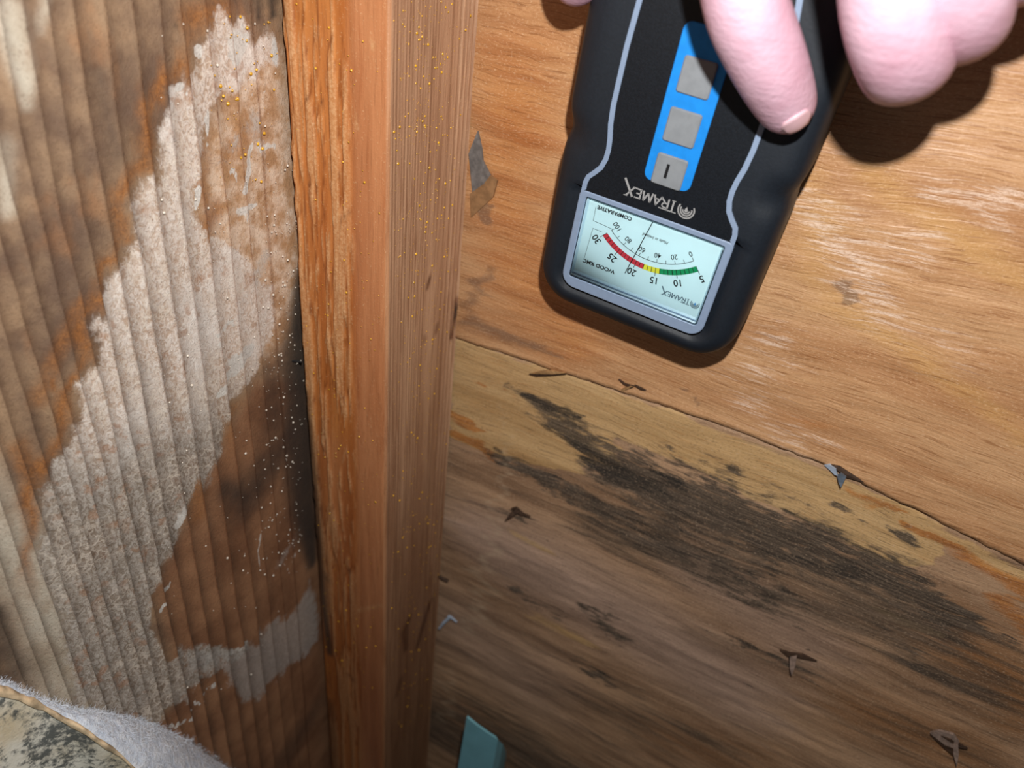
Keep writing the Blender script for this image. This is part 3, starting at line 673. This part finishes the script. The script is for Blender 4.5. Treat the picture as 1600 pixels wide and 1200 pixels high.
# dial under a clear window
dial = part('dial_card', *slab(rrect(-28.3, 28.1, -17.2, 18.4, .6), 25.4, 26.9, .05), m_dial)
win = part('window_pane', *slab(rrect(-28.5, 28.3, -17.3, 18.5, 1.0), 28.0, 29.3, .5), m_clear)
m_wall = plain('window_wall', (196, 214, 226), .25, .6, .02)
iw = [[(x, y, z) for x, y in l] for z, l in ((26.92, rrect(-27.4, 27.2, -14.9, 17.6, .4)), (28.3, rrect(-28.2, 28.0, -16.8, 18.2, .6)))]
part('window_wall', *loft(iw, False, False), m_wall)
ridge = rrect(-27.9, 27.7, -16.3, -15.7, .2, 2)
part('window_ridge', *slab(ridge, 27.5, 27.9, .1), m_frame)

ZD = 26.92
CA, CB = 1.55, 27.9                       # pivot of the scale (centred coordinates)
def pol(r, deg):                          # degrees counted towards -x (the high end of the scale)
    a = math.radians(deg); return (CA - r * math.sin(a), CB - r * math.cos(a))
def ribbon(V, F, pts, w, z=ZD + .03, h=.06):
    for (x0, y0), (x1, y1) in zip(pts[:-1], pts[1:]):
        d = Vector((x1 - x0, y1 - y0)); d.normalize(); nx, ny = -d.y * w / 2, d.x * w / 2; k = len(V)
        for zz in (z, z + h): V += [(x0 - nx, y0 - ny, zz), (x1 - nx, y1 - ny, zz), (x1 + nx, y1 + ny, zz), (x0 + nx, y0 + ny, zz)]
        F += [(k, k + 3, k + 2, k + 1), (k + 4, k + 5, k + 6, k + 7)] + [(k + i, k + (i + 1) % 4, k + 4 + (i + 1) % 4, k + 4 + i) for i in range(4)]
def ang(v): return -41 + (v - 5) * 82 / 25
R0, R1 = 28.7, 31.0
for nm, v0, v1, mt in (('green_scale_band', 5, 14, m_grn), ('yellow_scale_band', 14, 18, m_yel), ('red_scale_band', 18, 30, m_red)):
    V, F = [], []; n = (v1 - v0) * 3
    for i in range(n + 1):
        a = ang(v0 + (v1 - v0) * i / n); p, q = pol(R0, a), pol(R1, a); V += [(*p, ZD), (*q, ZD), (*p, ZD + .05), (*q, ZD + .05)]
    for i in range(n):
        k = 4 * i; F += [(k + 2, k + 3, k + 7, k + 6), (k, k + 4, k + 5, k + 1), (k, k + 2, k + 6, k + 4), (k + 1, k + 5, k + 7, k + 3)]
    part(nm, V, F, mt, dial)
V, F = [], []
for v in range(5, 31):
    big = v % 5 == 0
    ribbon(V, F, [pol(R0, ang(v)), pol(R1 + (1.3 if big else 0), ang(v))], .22, ZD + .05)
ribbon(V, F, [pol(26.4, a) for a in np.linspace(-41, 41, 40)], .20)
for k in range(11):
    a = -41 + 8.2 * k; ribbon(V, F, [pol(26.4, a), pol(24.9, a)], .18)
part('scale_ticks', V, F, m_ink, dial)
V, F = [], []
ribbon(V, F, [(-19.6, 5.9), (-23.5, 6.0), (-24.2, -8)], .13); ribbon(V, F, [(-15.5, 8.6), (-24.1, 9.2), (-24.3, 15)], .13)
part('bracket_lines', V, F, m_ink, dial)
V, F = [], []
ribbon(V, F, [pol(10.6, 11.6), pol(36, 11.6)], .34, ZD + .6, .12)
part('needle', V, F, m_ink)

def text(s, size, x, y, rot, mat, parent, z=ZD + .03, bold=0.0, shear=0.0, sx=1.0, name='lettering'):
    cu = bpy.data.curves.new('t', 'FONT'); cu.body = s; cu.size = size; cu.align_x = 'CENTER'; cu.align_y = 'CENTER'
    cu.extrude = .03; cu.offset = bold * size; cu.shear = shear; cu.resolution_u = 4
    ob = bpy.data.objects.new('t', cu); COL.objects.link(ob)
    bpy.context.view_layer.update()
    me = bpy.data.meshes.new_from_object(ob.evaluated_get(bpy.context.evaluated_depsgraph_get()))
    bpy.data.objects.remove(ob); bpy.data.curves.remove(cu)
    a = math.radians(rot); ca, sa = math.cos(a), math.sin(a)
    M = Matrix.Translation((x * .001, y * .001, (z + .03) * .001)) @ Matrix.Rotation(a, 4, 'Z') @ Matrix.Diagonal((.001 * sx, .001, .001, 1))
    me.transform(M); me.materials.clear()
    return link(name, me, mat, parent, False, True)
for v in (5, 10, 15, 20, 25, 30):
    x, y = pol(34.2, ang(v)); text(str(v), 4.1, x, y, 180 - ang(v), m_ink, dial, bold=.012, sx=.92, name='numeral')
for k in range(0, 101, 20):
    a = -41 + .82 * k; x, y = pol(23.3, a); text(str(k), 3.0, x, y, 180 - a, m_ink, dial, bold=.004, sx=.92, name='numeral')
text('WOOD %MC', 2.35, -17.4, -9.1, 180, m_ink, dial, bold=.03, sx=1.04)
text('COMPARATIVE', 2.15, -16.3, 15.4, 180, m_ink, dial, bold=.03, sx=1.02)
text('Made in Ireland', 1.75, 2.2, 11.2, 180, m_ink, dial, shear=.25, sx=.98)
# the maker's wordmark drawn in strokes (unit cap height 1, read upside down)
def wordmark(x0, y0, cap, z, mat, matdot, parent):
    V, F = [], []; w = .15 * cap
    def L(*p, ww=1.0):
        ribbon(V, F, [(x0 - u * cap * 1.0, y0 - v * cap) for u, v in p], w * ww, z, .05)
    L((0, 1), (1.62, 1), ww=.6); L((.42, 1), (.42, 0)); L((.25, 0), (.6, 0), ww=.5)                       # T
    L((.86, 0), (.86, .86)); L((.86, .84), (1.22, .84), (1.36, .74), (1.38, .6), (1.26, .46), (.86, .44), ww=.8); L((1.1, .44), (1.55, 0))   # R
    L((1.5, 0), (1.95, .9)); L((1.92, .9), (2.2, 0)); L((1.66, .3), (2.12, .3), ww=.6)                     # A
    L((2.36, 0), (2.5, .88)); L((2.5, .88), (2.78, .1)); L((2.78, .1), (3.1, .88)); L((3.1, .88), (3.22, 0))   # M
    L((3.45, 0), (3.45, .86)); L((3.4, .84), (3.98, .84), ww=.8); L((3.45, .44), (3.85, .44), ww=.8); L((3.4, .04), (4.0, .04), ww=.8)   # E
    L((4.15, .9), (5.15, -.55), ww=1.3); L((4.1, 0), (4.75, .95)); L((4.6, .95), (4.95, .95), ww=.5); L((3.98, 0), (4.22, 0), ww=.5)   # X
    part('wordmark', V, F, mat, parent)
    cx, cy = x0 + .80 * cap, y0 - .42 * cap
    V, F = [], []
    for r, a0, a1 in ((.72, -30, 215), (.50, -20, 200), (.30, 0, 180)):
        ribbon(V, F, [(cx - r * cap * math.cos(math.radians(a)), cy - r * cap * math.sin(math.radians(a))) for a in np.linspace(a0, a1, 16)], .13 * cap, z, .05)
    part('signal_emblem', V, F, mat, parent)
    d = [(cx - .16 * cap * math.cos(math.radians(a)), cy - .02 * cap - .16 * cap * math.sin(math.radians(a))) for a in range(0, 181, 30)] + [(cx, cy + .32 * cap)]
    d = d[::-1] if True else d
    part('emblem_drop', *slab(d[::-1], z, z + .06, .01), matdot, parent)
wordmark(7.0, 28.6, 4.3, 28.36, m_logo, m_logo, meter)
wordmark(22.9, -8.4, 2.45, ZD + .03, m_logo2, m_lblue, dial)
# keypad
kp = part('keypad', *slab(rrect(-8.6, 9.4, 33.2, 88, 3), 28.2, 28.75, .2), m_blue)
for y0, y1 in ((33.0, 44.5), (49, 61), (66, 78)):
    k = part('key', *slab(rrect(-5.4, 6.2, y0, y1, 1.0), 28.5, 29.6, .4), m_key, kp)
V, F = [], []
for (p, q) in (((-.4, 36.2), (-.4, 41.5)),): ribbon(V, F, [p, q], 1.1, 29.6, .06)
part('power_mark', V, F, m_ink, kp)

# ------------------------------------------------------------------ hand
def mat_skin():
    m = NM('skin'); n = m.noise(m.pos, 55, 3); n2 = m.noise(m.pos, 700, 3)
    c = m.mix(m.step(n, .3, .7), lin((204, 158, 174)), lin((218, 180, 196)))
    cr = m.noise(m.map(m.pos, (60, 60, 520)), 1, 3)
    c = m.mix(m.mul(m.step(cr, .58, .70), .22), c, lin((176, 118, 132)))
    return m.done(c, .5, .35, m.bump(m.add(n2, m.mul(cr, .8)), .3, .0008))
def skinned(name, joints, bones, root, mat):
    bm = bmesh.new(); lay = bm.verts.layers.skin.verify(); vs = {}
    for k, (p, r) in joints.items():
        v = bm.verts.new(p); v[lay].radius = (r, r); v[lay].use_root = (k == root); vs[k] = v
    for a, b in bones: bm.edges.new((vs[a], vs[b]))
    me = bpy.data.meshes.new(name); bm.to_mesh(me); bm.free()
    o = bpy.data.objects.new(name, me); COL.objects.link(o); me.materials.append(mat)
    sk = o.modifiers.new('skin', 'SKIN'); sk.use_smooth_shade = True; sk.branch_smoothing = .6
    sb = o.modifiers.new('sub', 'SUBSURF'); sb.levels = 3; sb.render_levels = 3
    return o
def J(px, py, y, r): return (tuple(at_y(px, py, y)), r)
hj = {
 'palm': J(1330, -330, -.098, .024), 'palm2': J(1240, -300, -.092, .020), 'palm3': J(1430, -300, -.094, .022),
 'i1': J(1125, -150, -.088, .0125), 'i2': J(1158, 0, -.078, .0118), 'i3': J(1203, 105, -.064, .0112), 'i4': J(1230, 166, -.052, .0098), 'i5': J(1240, 188, -.047, .0070),
 'm1': J(1352, -140, -.098, .0130), 'm2': J(1385, 10, -.092, .0125), 'm3': J(1424, 100, -.076, .0130), 'm4': J(1392, 84, -.052, .0112), 'm5': J(1352, -10, -.038, .0095), 'm6': J(1325, -60, -.034, .0075),
 'r1': J(1500, -150, -.094, .0125), 'r2': J(1496, -40, -.088, .0120), 'r3': J(1508, 42, -.073, .0118), 'r4': J(1490, 20, -.050, .0104), 'r5': J(1440, -50, -.036, .009), 'r6': J(1410, -100, -.032, .007),
 'p1': J(1620, -190, -.088, .011), 'p2': J(1612, -90, -.080, .0105), 'p3': J(1600, -40, -.066, .0100), 'p4': J(1570, -60, -.048, .009), 'p5': J(1530, -110, -.038, .0075),
 't0': J(1130, -360, -.084, .018), 't1': J(1000, -270, -.074, .0145), 't2': J(925, -140, -.058, .0125), 't3': J(902, -40, -.040, .0105), 't4': J(899, -8, -.033, .0078),
}
pal = np.array(hj['palm'][0])
hj['wrist'] = (tuple(pal + [.035, -.015, .060]), .027); hj['arm1'] = (tuple(pal + [.09, -.035, .15]), .031); hj['arm2'] = (tuple(pal + [.17, -.06, .27]), .038)
hb = [('palm', 'palm2'), ('palm', 'palm3'), ('palm', 'wrist'), ('wrist', 'arm1'), ('arm1', 'arm2'), ('palm2', 't0'), ('t0', 't1'), ('t1', 't2'), ('t2', 't3'), ('t3', 't4'),
      ('palm2', 'i1'), ('i1', 'i2'), ('i2', 'i3'), ('i3', 'i4'), ('i4', 'i5'), ('palm', 'm1'), ('m1', 'm2'), ('m2', 'm3'), ('m3', 'm4'), ('m4', 'm5'), ('m5', 'm6'),
      ('palm3', 'r1'), ('r1', 'r2'), ('r2', 'r3'), ('r3', 'r4'), ('r4', 'r5'), ('r5', 'r6'), ('palm3', 'p1'), ('p1', 'p2'), ('p2', 'p3'), ('p3', 'p4'), ('p4', 'p5')]
hand = skinned('person', hj, hb, 'palm', mat_skin())
tag(hand, "person's bare pink hand reaching down to grip the black moisture meter", 'person')

m_nailp = plain('fingernail', (224, 184, 192), .3, .5, .04, 200)
def fingernail(a, b, width=.0095, len0=-.0050, len1=.0052):
    dg = bpy.context.evaluated_depsgraph_get(); ev = hand.evaluated_get(dg)
    A_, B_ = Vector(hj[a][0]), Vector(hj[b][0]); d = (B_ - A_).normalized()
    n = (Vector(CAM) + Vector((0, 0, .02)) - B_); n = (n - d * n.dot(d)).normalized(); u = d.cross(n)
    rows, rr = [], 7
    for i in range(rr):
        row = []; f = i / (rr - 1); wv = width * (1 - .35 * max(0, f - .6) / .4) * (1 - .25 * max(0, .25 - f) / .25)
        for j in range(9):
            g = j / 8 - .5; q = B_ + d * (len0 + (len1 - len0) * (f - .10 * (2 * g) ** 2 * (1 if f > .5 else -1))) + u * g * wv
            ok, loc, nor, _ = ev.ray_cast(q + n * .03, -n)
            row.append((loc if ok else q) + n * .0004)
        rows.append(row)
    o = grid_mesh('fingernail', np.array([[tuple(v) for v in r] for r in rows]), m_nailp, None, None, True, rebase=False)
    o.modifiers.new('thick', 'SOLIDIFY').thickness = .0006
    o.parent = hand
bpy.context.view_layer.update()
fingernail('i3', 'i4')

# ------------------------------------------------------------------ insulation in the lower left
IW = [(-260, 1000), (-120, 1035), (0, 1066), (60, 1098), (115, 1108), (200, 1118), (250, 1136), (300, 1158), (365, 1204), (450, 1275), (520, 1340)]
IE = [(-260, 1005), (-120, 1040), (0, 1074), (50, 1092), (90, 1115), (135, 1143), (175, 1170), (212, 1204), (260, 1260), (320, 1330), (360, 1390)]
IT = [.004, .004, .005, .007, .010, .016, .021, .026, .030, .032, .032]
def dense(a, k=10):
    a = np.array(a, float); t = np.linspace(0, len(a) - 1, (len(a) - 1) * k + 1); return np.stack([np.interp(t, np.arange(len(a)), a[:, j]) for j in range(a.shape[1])], 1)
W_ = dense([at_x(p[0], p[1], XW + .0005) for p in IW]); E_ = dense([at_x(p[0], p[1], XW + t) for p, t in zip(IE, IT)])
rows = []
nb = 16
for i in range(nb + 1):
    f = i / nb
    P = W_ * (1 - f) + E_ * f
    bul = math.sin(math.pi * f) * .010 * np.clip((E_[:, 0] - W_[:, 0]) / .03, .15, 1)
    nz = (fbm(P[:, 1] * 90 + f * 4, P[:, 2] * 90 + f * 7, 5, 4) - .5) * .007
    rows.append(P + np.stack([bul * .5, 0 * bul, bul + nz], 1))
low = E_.copy(); low[:, 2] = .0; low[:, 0] -= .001
lowW = W_.copy(); lowW[:, 2] = .0
E2 = E_ - np.array([.0012, 0, .001])
rows[-1] = E2
rows = [lowW] + rows + [np.stack([low[:, 0] - .0005, low[:, 1], low[:, 2]], 1)]
Gi = np.array(rows)
def mat_batt():
    m = NM('white_batt'); n = m.noise(m.pos, 240, 5, .7); b = m.noise(m.pos, 40, 3)
    c = m.mix(m.step(n, .3, .7), lin((206, 220, 238)), lin((238, 246, 254)))
    c = m.mix(m.mul(m.step(m.noise(m.pos, 700, 2), .66, .74), .6), c, lin((96, 92, 88)))
    return m.done(c, .85, .2, m.bump(n, .8, .002))
def mat_facing():
    m = NM('mouldy_paper'); n = m.noise(m.pos, 70, 6, .7); b = m.noise(m.pos, 24, 4, .6); s_ = m.noise(m.pos, 420, 4, .7)
    c = m.mix(m.step(b, .35, .65), lin((210, 194, 160)), lin((232, 230, 216)))
    c = m.mix(m.mul(m.step(s_, .5, .7), .4), c, lin((232, 228, 210)))
    c = m.mix(m.mul(m.step(m.add(n, m.mul(m.add(s_, -.5), .5)), .44, .60), .88), c, lin((62, 70, 72)))
    return m.done(c, .8, .2, m.bump(s_, .4, .001))
batt = empty('insulation_batt', tuple(np.array([(W_[:, 0].mean() + E_[:, 0].mean()) / 2, W_[:, 1].mean(), 0])))
tag(batt, 'white fluffy insulation batt with mouldy cream facing leaning on the grooved board', 'insulation')
def reparent(o, p): o.parent = p; o.matrix_parent_inverse = p.matrix_basis.inverted(); return o
ib = reparent(grid_mesh('batt', Gi, mat_batt(), None, None, True, rebase=False, flip=True), batt)
# facing paper: thin sheet standing in front of the batt, ragged rolled top edge
fr_ = []
wig = (fbm(np.linspace(0, 22, len(E_)), np.zeros(len(E_)), 9, 3) - .5)
for k, (dx, dz) in enumerate(((-.0008, -.006), (-.0006, .0), (.0005, .0012), (.0018, .0006), (.0024, -.003), (.0026, -.010), (.0028, -.03), (.003, -.06), (.003, -.1), (.003, -.16), (.003, -.26))):
    P = E_.copy(); P[:, 0] += dx + (.004 * (fbm(P[:, 1] * 40 + k * .4, P[:, 1] * 0 + k * .5, 2) - .5) if k > 4 else 0); P[:, 2] += dz + wig * .004
    fr_.append(P)
last = E_.copy(); last[:, 0] += .003; last[:, 2] = .001; fr_.append(last)
fo_ = reparent(grid_mesh('paper_facing', np.array(fr_), mat_facing(), None, None, True, rebase=False, flip=True), batt)
fo_['label'] = 'cream paper facing blotched with black mould'
# rusty torn rim of the facing
rim = []
m_rim = plain('rusty_paper_edge', (204, 182, 148), .85, .15, .45, 160, .5)
for dx, dz in ((-.0018, -.002), (-.0014, .0008), (.0006, .0022), (.0026, .0014), (.0036, -.0012), (.0034, -.0040)):
    P = E_.copy(); P[:, 0] += dx; P[:, 2] += dz + wig * .004 + .0022 * (fbm(P[:, 1] * 260, P[:, 1] * 0 + dx * 900, 33, 3) - .5); rim.append(P)
reparent(grid_mesh('torn_edge', np.array(rim), m_rim, None, None, True, rebase=False, flip=True), batt)
# fuzz
V, F = [], []
rf = random.Random(11)
Gt = Gi[1:nb + 2]
for k in range(9000):
    i = rf.random() ** 1.6 * (nb - 1); j = rf.random() * (Gt.shape[1] - 2)
    p = Vector(Gt[int(i), int(j)]) * (1 - j % 1) + Vector(Gt[int(i), int(j) + 1]) * (j % 1)
    d = Vector((rf.uniform(-.3, 1), rf.uniform(-1, 1), rf.uniform(-.1, 1))).normalized(); L_ = rf.uniform(.0008, .0034); b_k = len(V)
    q = p + d * L_ * .55; d2 = (d + Vector((rf.uniform(-.8, .8), rf.uniform(-.8, .8), rf.uniform(-.9, .4)))).normalized(); e = q + d2 * L_ * .5
    w = d.orthogonal().normalized() * .00004
    for c_ in (p, q, e): V += [c_ - w, c_ + w]
    F += [(b_k, b_k + 1, b_k + 3, b_k + 2), (b_k + 2, b_k + 3, b_k + 5, b_k + 4)]
fz = mesh('fibres', V, F, plain('white_fibre', (226, 234, 244), .7, .2), batt); tag(fz, kind='stuff')

# ------------------------------------------------------------------ teal plastic tab at the foot of the plywood
def teal_tab():
    top = [(729, 1121, -.046), (745, 1134, -.046), (762, 1146, -.045), (778, 1156, -.043), (786, 1163, -.036), (790, 1172, -.024), (791, 1182, -.012)]
    P = dense([at_y(*p) for p in top], 4)
    n = len(P); th = np.zeros_like(P); d = np.gradient(P[:, :2], axis=0); nn = np.stack([-d[:, 1], d[:, 0]], 1); nn /= np.linalg.norm(nn, axis=1)[:, None] + 1e-12
    th[:, :2] = nn * .0016
    lo_ = P.copy(); lo_[:, 2] = 0.0; lo_[:, 0] -= np.linspace(.012, 0, n)
    V = np.concatenate([P, lo_, lo_ + th, P + th]); F = []
    for k in range(4):
        for i in range(n - 1): F.append((k * n + i, k * n + i + 1, ((k + 1) % 4) * n + i + 1, ((k + 1) % 4) * n + i))
    F += [(0, n, 2 * n, 3 * n), (n - 1, 4 * n - 1, 3 * n - 1, 2 * n - 1)]
    b = V.mean(0); b[2] = 0
    o = mesh('plastic_tab', V - b, F, plain('teal_plastic', (116, 172, 184), .45, .5, .05, 80), None, False); o.location = b
    bm = bmesh.new(); bm.from_mesh(o.data); bmesh.ops.recalc_face_normals(bm, faces=bm.faces); bm.to_mesh(o.data); bm.free()
    return tag(o, 'teal plastic strip with a folded edge beside the foot of the stud', 'plastic strip')
teal_tab()

# ------------------------------------------------------------------ slivers, splinters, nail points
m_spl_d = plain('dark_splinter', (72, 54, 42), .7, .3, .3, 500); m_spl_t = plain('tan_splinter', (176, 136, 92), .7, .3, .3, 500)
m_spl_g = plain('grey_splinter', (140, 120, 108), .7, .3, .25, 500); m_nail = plain('blued_steel', (112, 124, 138), .4, .6, .15, 500, metal=.4)
m_zinc = plain('bright_zinc', (190, 206, 226), .3, .6, .1, 500, metal=.3); m_blk = plain('black_steel_and_shade', (24, 22, 22), .5, .4)
def shard(name, pts, mat, label=None, cat=None, thick=.0008, parent=None, group=None):
    """pts: (px, py, lift from the plywood in mm) outline of a flat sliver"""
    top = np.array([at_y(a, b, -.0012 - l * .001) for a, b, l in pts])
    bot = np.array([[p[0], min(p[1] + thick + .0004, .0012), p[2]] for p in top])
    n = len(pts); V = np.concatenate([top, bot])
    F = [tuple(range(n)), tuple(range(2 * n - 1, n - 1, -1))] + [(i, n + i, n + (i + 1) % n, (i + 1) % n) for i in range(n)]
    b = V.mean(0) if parent is None else np.zeros(3)
    if parent is None: b[1] = V[:, 1].max()
    o = mesh(name, V - b, F, mat, parent); 
    if parent is None: o.location = b
    bm = bmesh.new(); bm.from_mesh(o.data); bmesh.ops.recalc_face_normals(bm, faces=bm.faces); bm.to_mesh(o.data); bm.free()
    return tag(o, label, cat, group)
def taper(name, a, b, r0, r1, mat, label=None, cat=None, parent=None, sides=6):
    a, b = Vector(a), Vector(b); d = (b - a).normalized(); u = d.orthogonal().normalized(); v = d.cross(u); V, F = [], []
    mid = (a + b) / 2 + u * (b - a).length * .04
    for p, r in ((a, r0), (mid, (r0 * .9 + r1 * .1)), (b, r1)):
        for i in range(sides):
            an = 2 * math.pi * i / sides; V.append(p + (u * math.cos(an) + v * math.sin(an)) * r)
    for k in range(2):
        for i in range(sides): F.append((k * sides + i, k * sides + (i + 1) % sides, (k + 1) * sides + (i + 1) % sides, (k + 1) * sides + i))
    F += [tuple(range(sides - 1, -1, -1)), tuple(range(2 * sides, 3 * sides))]
    base = a if parent is None else Vector((0, 0, 0))
    o = mesh(name, [w - base for w in V], F, mat, parent)
    if parent is None: o.location = base
    return tag(o, label, cat)
def at3(px, py, lift): return tuple(at_y(px, py, -.001 - lift * .001))
# tan sliver lying just below the seam
s1 = empty('wood_sliver', at3(856, 583, 0)); tag(s1, 'split tan and grey wood sliver lying along the seam below the meter', 'sliver')
reparent(shard('light_side', [(830, 584, .3), (842, 581, 1.2), (860, 579, 1.4), (884, 583, .4), (862, 585, 1.0)], m_spl_t), s1)
reparent(shard('dark_side', [(826, 585, .2), (842, 586, .9), (862, 585, 1.1), (884, 585, .3), (860, 587, .6), (838, 588, .4)], m_spl_d), s1)
s2 = empty('wood_splinter', at3(985, 604, 0)); tag(s2, 'thin crooked wood splinter standing on the seam under the meter corner', 'splinter')
reparent(shard('splinter_tip', [(970, 609, .3), (985, 603, 1.6), (990, 604, 1.6), (974, 611, .3)], m_spl_t), s2)
reparent(shard('splinter_shaft', [(966, 593, .3), (976, 600, .9), (990, 604, 1.6), (986, 606, 1.4), (974, 601, .6)], m_spl_d), s2)
reparent(shard('splinter_shaft', [(991, 602, 1.2), (1000, 606, .7), (1009, 611, .3), (1000, 609, .4)], m_spl_d), s2)
# steel point that broke through at the seam
n1 = empty('nail_point', at3(1308, 742, 0)); tag(n1, 'bluish nail point with torn grey fibres breaking through at the sheet seam', 'nail')
reparent(shard('torn_fibre', [(1288, 727, .2), (1296, 726, .8), (1306, 734, 2.2), (1309, 744, 2.6), (1304, 742, 2.0), (1297, 735, 1.0)], m_zinc), n1)
reparent(shard('torn_fibre', [(1298, 726, .3), (1312, 729, .8), (1338, 745, .3), (1350, 754, .2), (1322, 746, .8), (1310, 736, 1.4)], m_spl_d), n1)
reparent(shard('point', [(1308, 744, 2.8), (1314, 740, 3.4), (1322, 746, 3.0), (1318, 754, 3.6), (1314, 762, 4.2), (1310, 754, 3.4)], m_nail), n1)
# dark splinter
s3 = empty('wood_splinter', at3(802, 800, 0)); tag(s3, 'short dark brown splinter sticking out beside the pale scratches on the lower sheet', 'splinter')
reparent(shard('splinter_flap', [(788, 815, 3.0), (796, 803, 2.0), (806, 796, .6), (812, 800, .6), (802, 807, 1.8)], m_spl_d), s3)
reparent(shard('torn_fibre', [(798, 795, .2), (806, 793, .8), (816, 802, .3), (828, 808, .2), (812, 805, .6)], m_spl_d), s3)
# T shaped splinter
s4 = empty('wood_splinter', at3(1238, 1030, 0)); tag(s4, 'T-shaped dark splinter hanging from a crack in the grey lower sheet', 'splinter')
reparent(shard('hanging_splinter', [(1234, 1026, .5), (1245, 1025, 1.4), (1243, 1040, 2.4), (1237, 1056, 3.6), (1234, 1044, 2.2)], m_spl_g), s4)
reparent(shard('shade_strip', [(1232, 1026, .3), (1235, 1026, .6), (1237, 1056, 3.5), (1234, 1052, 2.6)], m_blk), s4)  # thin black piece standing in for shade along the splinter's edge
reparent(shard('cross_fibre', [(1218, 1016, .2), (1234, 1021, .7), (1254, 1023, .6), (1276, 1034, .2), (1248, 1028, .8), (1230, 1026, .5)], m_spl_d), s4)
# flap splinter at lower right
s5 = empty('wood_splinter', at3(1488, 1160, 0)); tag(s5, 'broad pale torn wood flap with a pointed tip low on the sheet', 'splinter')
reparent(shard('torn_flap', [(1453, 1146, .2), (1466, 1142, 1.2), (1490, 1148, 3.0), (1499, 1160, 3.6), (1492, 1170, 3.2), (1476, 1164, 1.6)], m_spl_g), s5)
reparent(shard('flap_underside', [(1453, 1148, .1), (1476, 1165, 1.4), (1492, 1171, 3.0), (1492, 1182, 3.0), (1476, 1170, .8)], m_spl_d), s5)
reparent(shard('hanging_splinter', [(1489, 1164, 3.4), (1497, 1162, 3.8), (1498, 1180, 4.2), (1495, 1198, 4.8), (1490, 1180, 4.0)], m_spl_g), s5)
reparent(shard('cross_fibre', [(1470, 1150, 1.8), (1486, 1156, 3.4), (1512, 1171, 1.0), (1500, 1168, 2.2), (1486, 1160, 3.2)], m_spl_d), s5)
# bright bent staple beside the stud
n2 = empty('staple', at3(697, 972, 0)); tag(n2, 'small bright bent metal staple beside the stud', 'staple')
reparent(taper('leg', at3(704, 963, .4), at3(686, 982, 3.5), .0012, .0008, m_zinc), n2)
reparent(taper('leg', at3(700, 962, .6), at3(714, 972, .4), .0008, .0006, m_zinc), n2)
taper('wood_twig', at3(700, 908, .2), at3(686, 900, 2.5), .0012, .0007, m_spl_d, 'stubby dark wood twig poking out beside the stud', 'twig')
# black staple end in the gap at the left board
p = at_x(462, 567, XW + .001); q = at_x(472, 566, XW + .003)
taper('steel_brad', tuple(p - np.array([.003, 0, 0])), tuple(q), .0006, .0006, m_blk, 'short black steel brad in the gap between grooved board and stud', 'brad')
# torn veneer curl beside the stud
m_gv = plain('grey_veneer', (118, 112, 108), .7, .3, .25, 300); m_bv = plain('brown_veneer', (150, 112, 76), .7, .3, .2, 300)
s6 = empty('torn_veneer', at3(752, 270, 0)); tag(s6, 'torn curl of grey and brown veneer peeling beside the stud edge', 'veneer')
reparent(shard('grey_curl', [(746, 205, .2), (752, 232, .6), (754, 252, 1.0), (766, 275, 1.8), (756, 288, 1.4), (738, 300, .6), (732, 240, .3)], m_gv), s6)
reparent(shard('brown_curl', [(756, 287, 1.4), (766, 274, 2.2), (777, 282, 1.6), (770, 308, .8), (736, 340, .3), (734, 303, .5)], m_bv), s6)
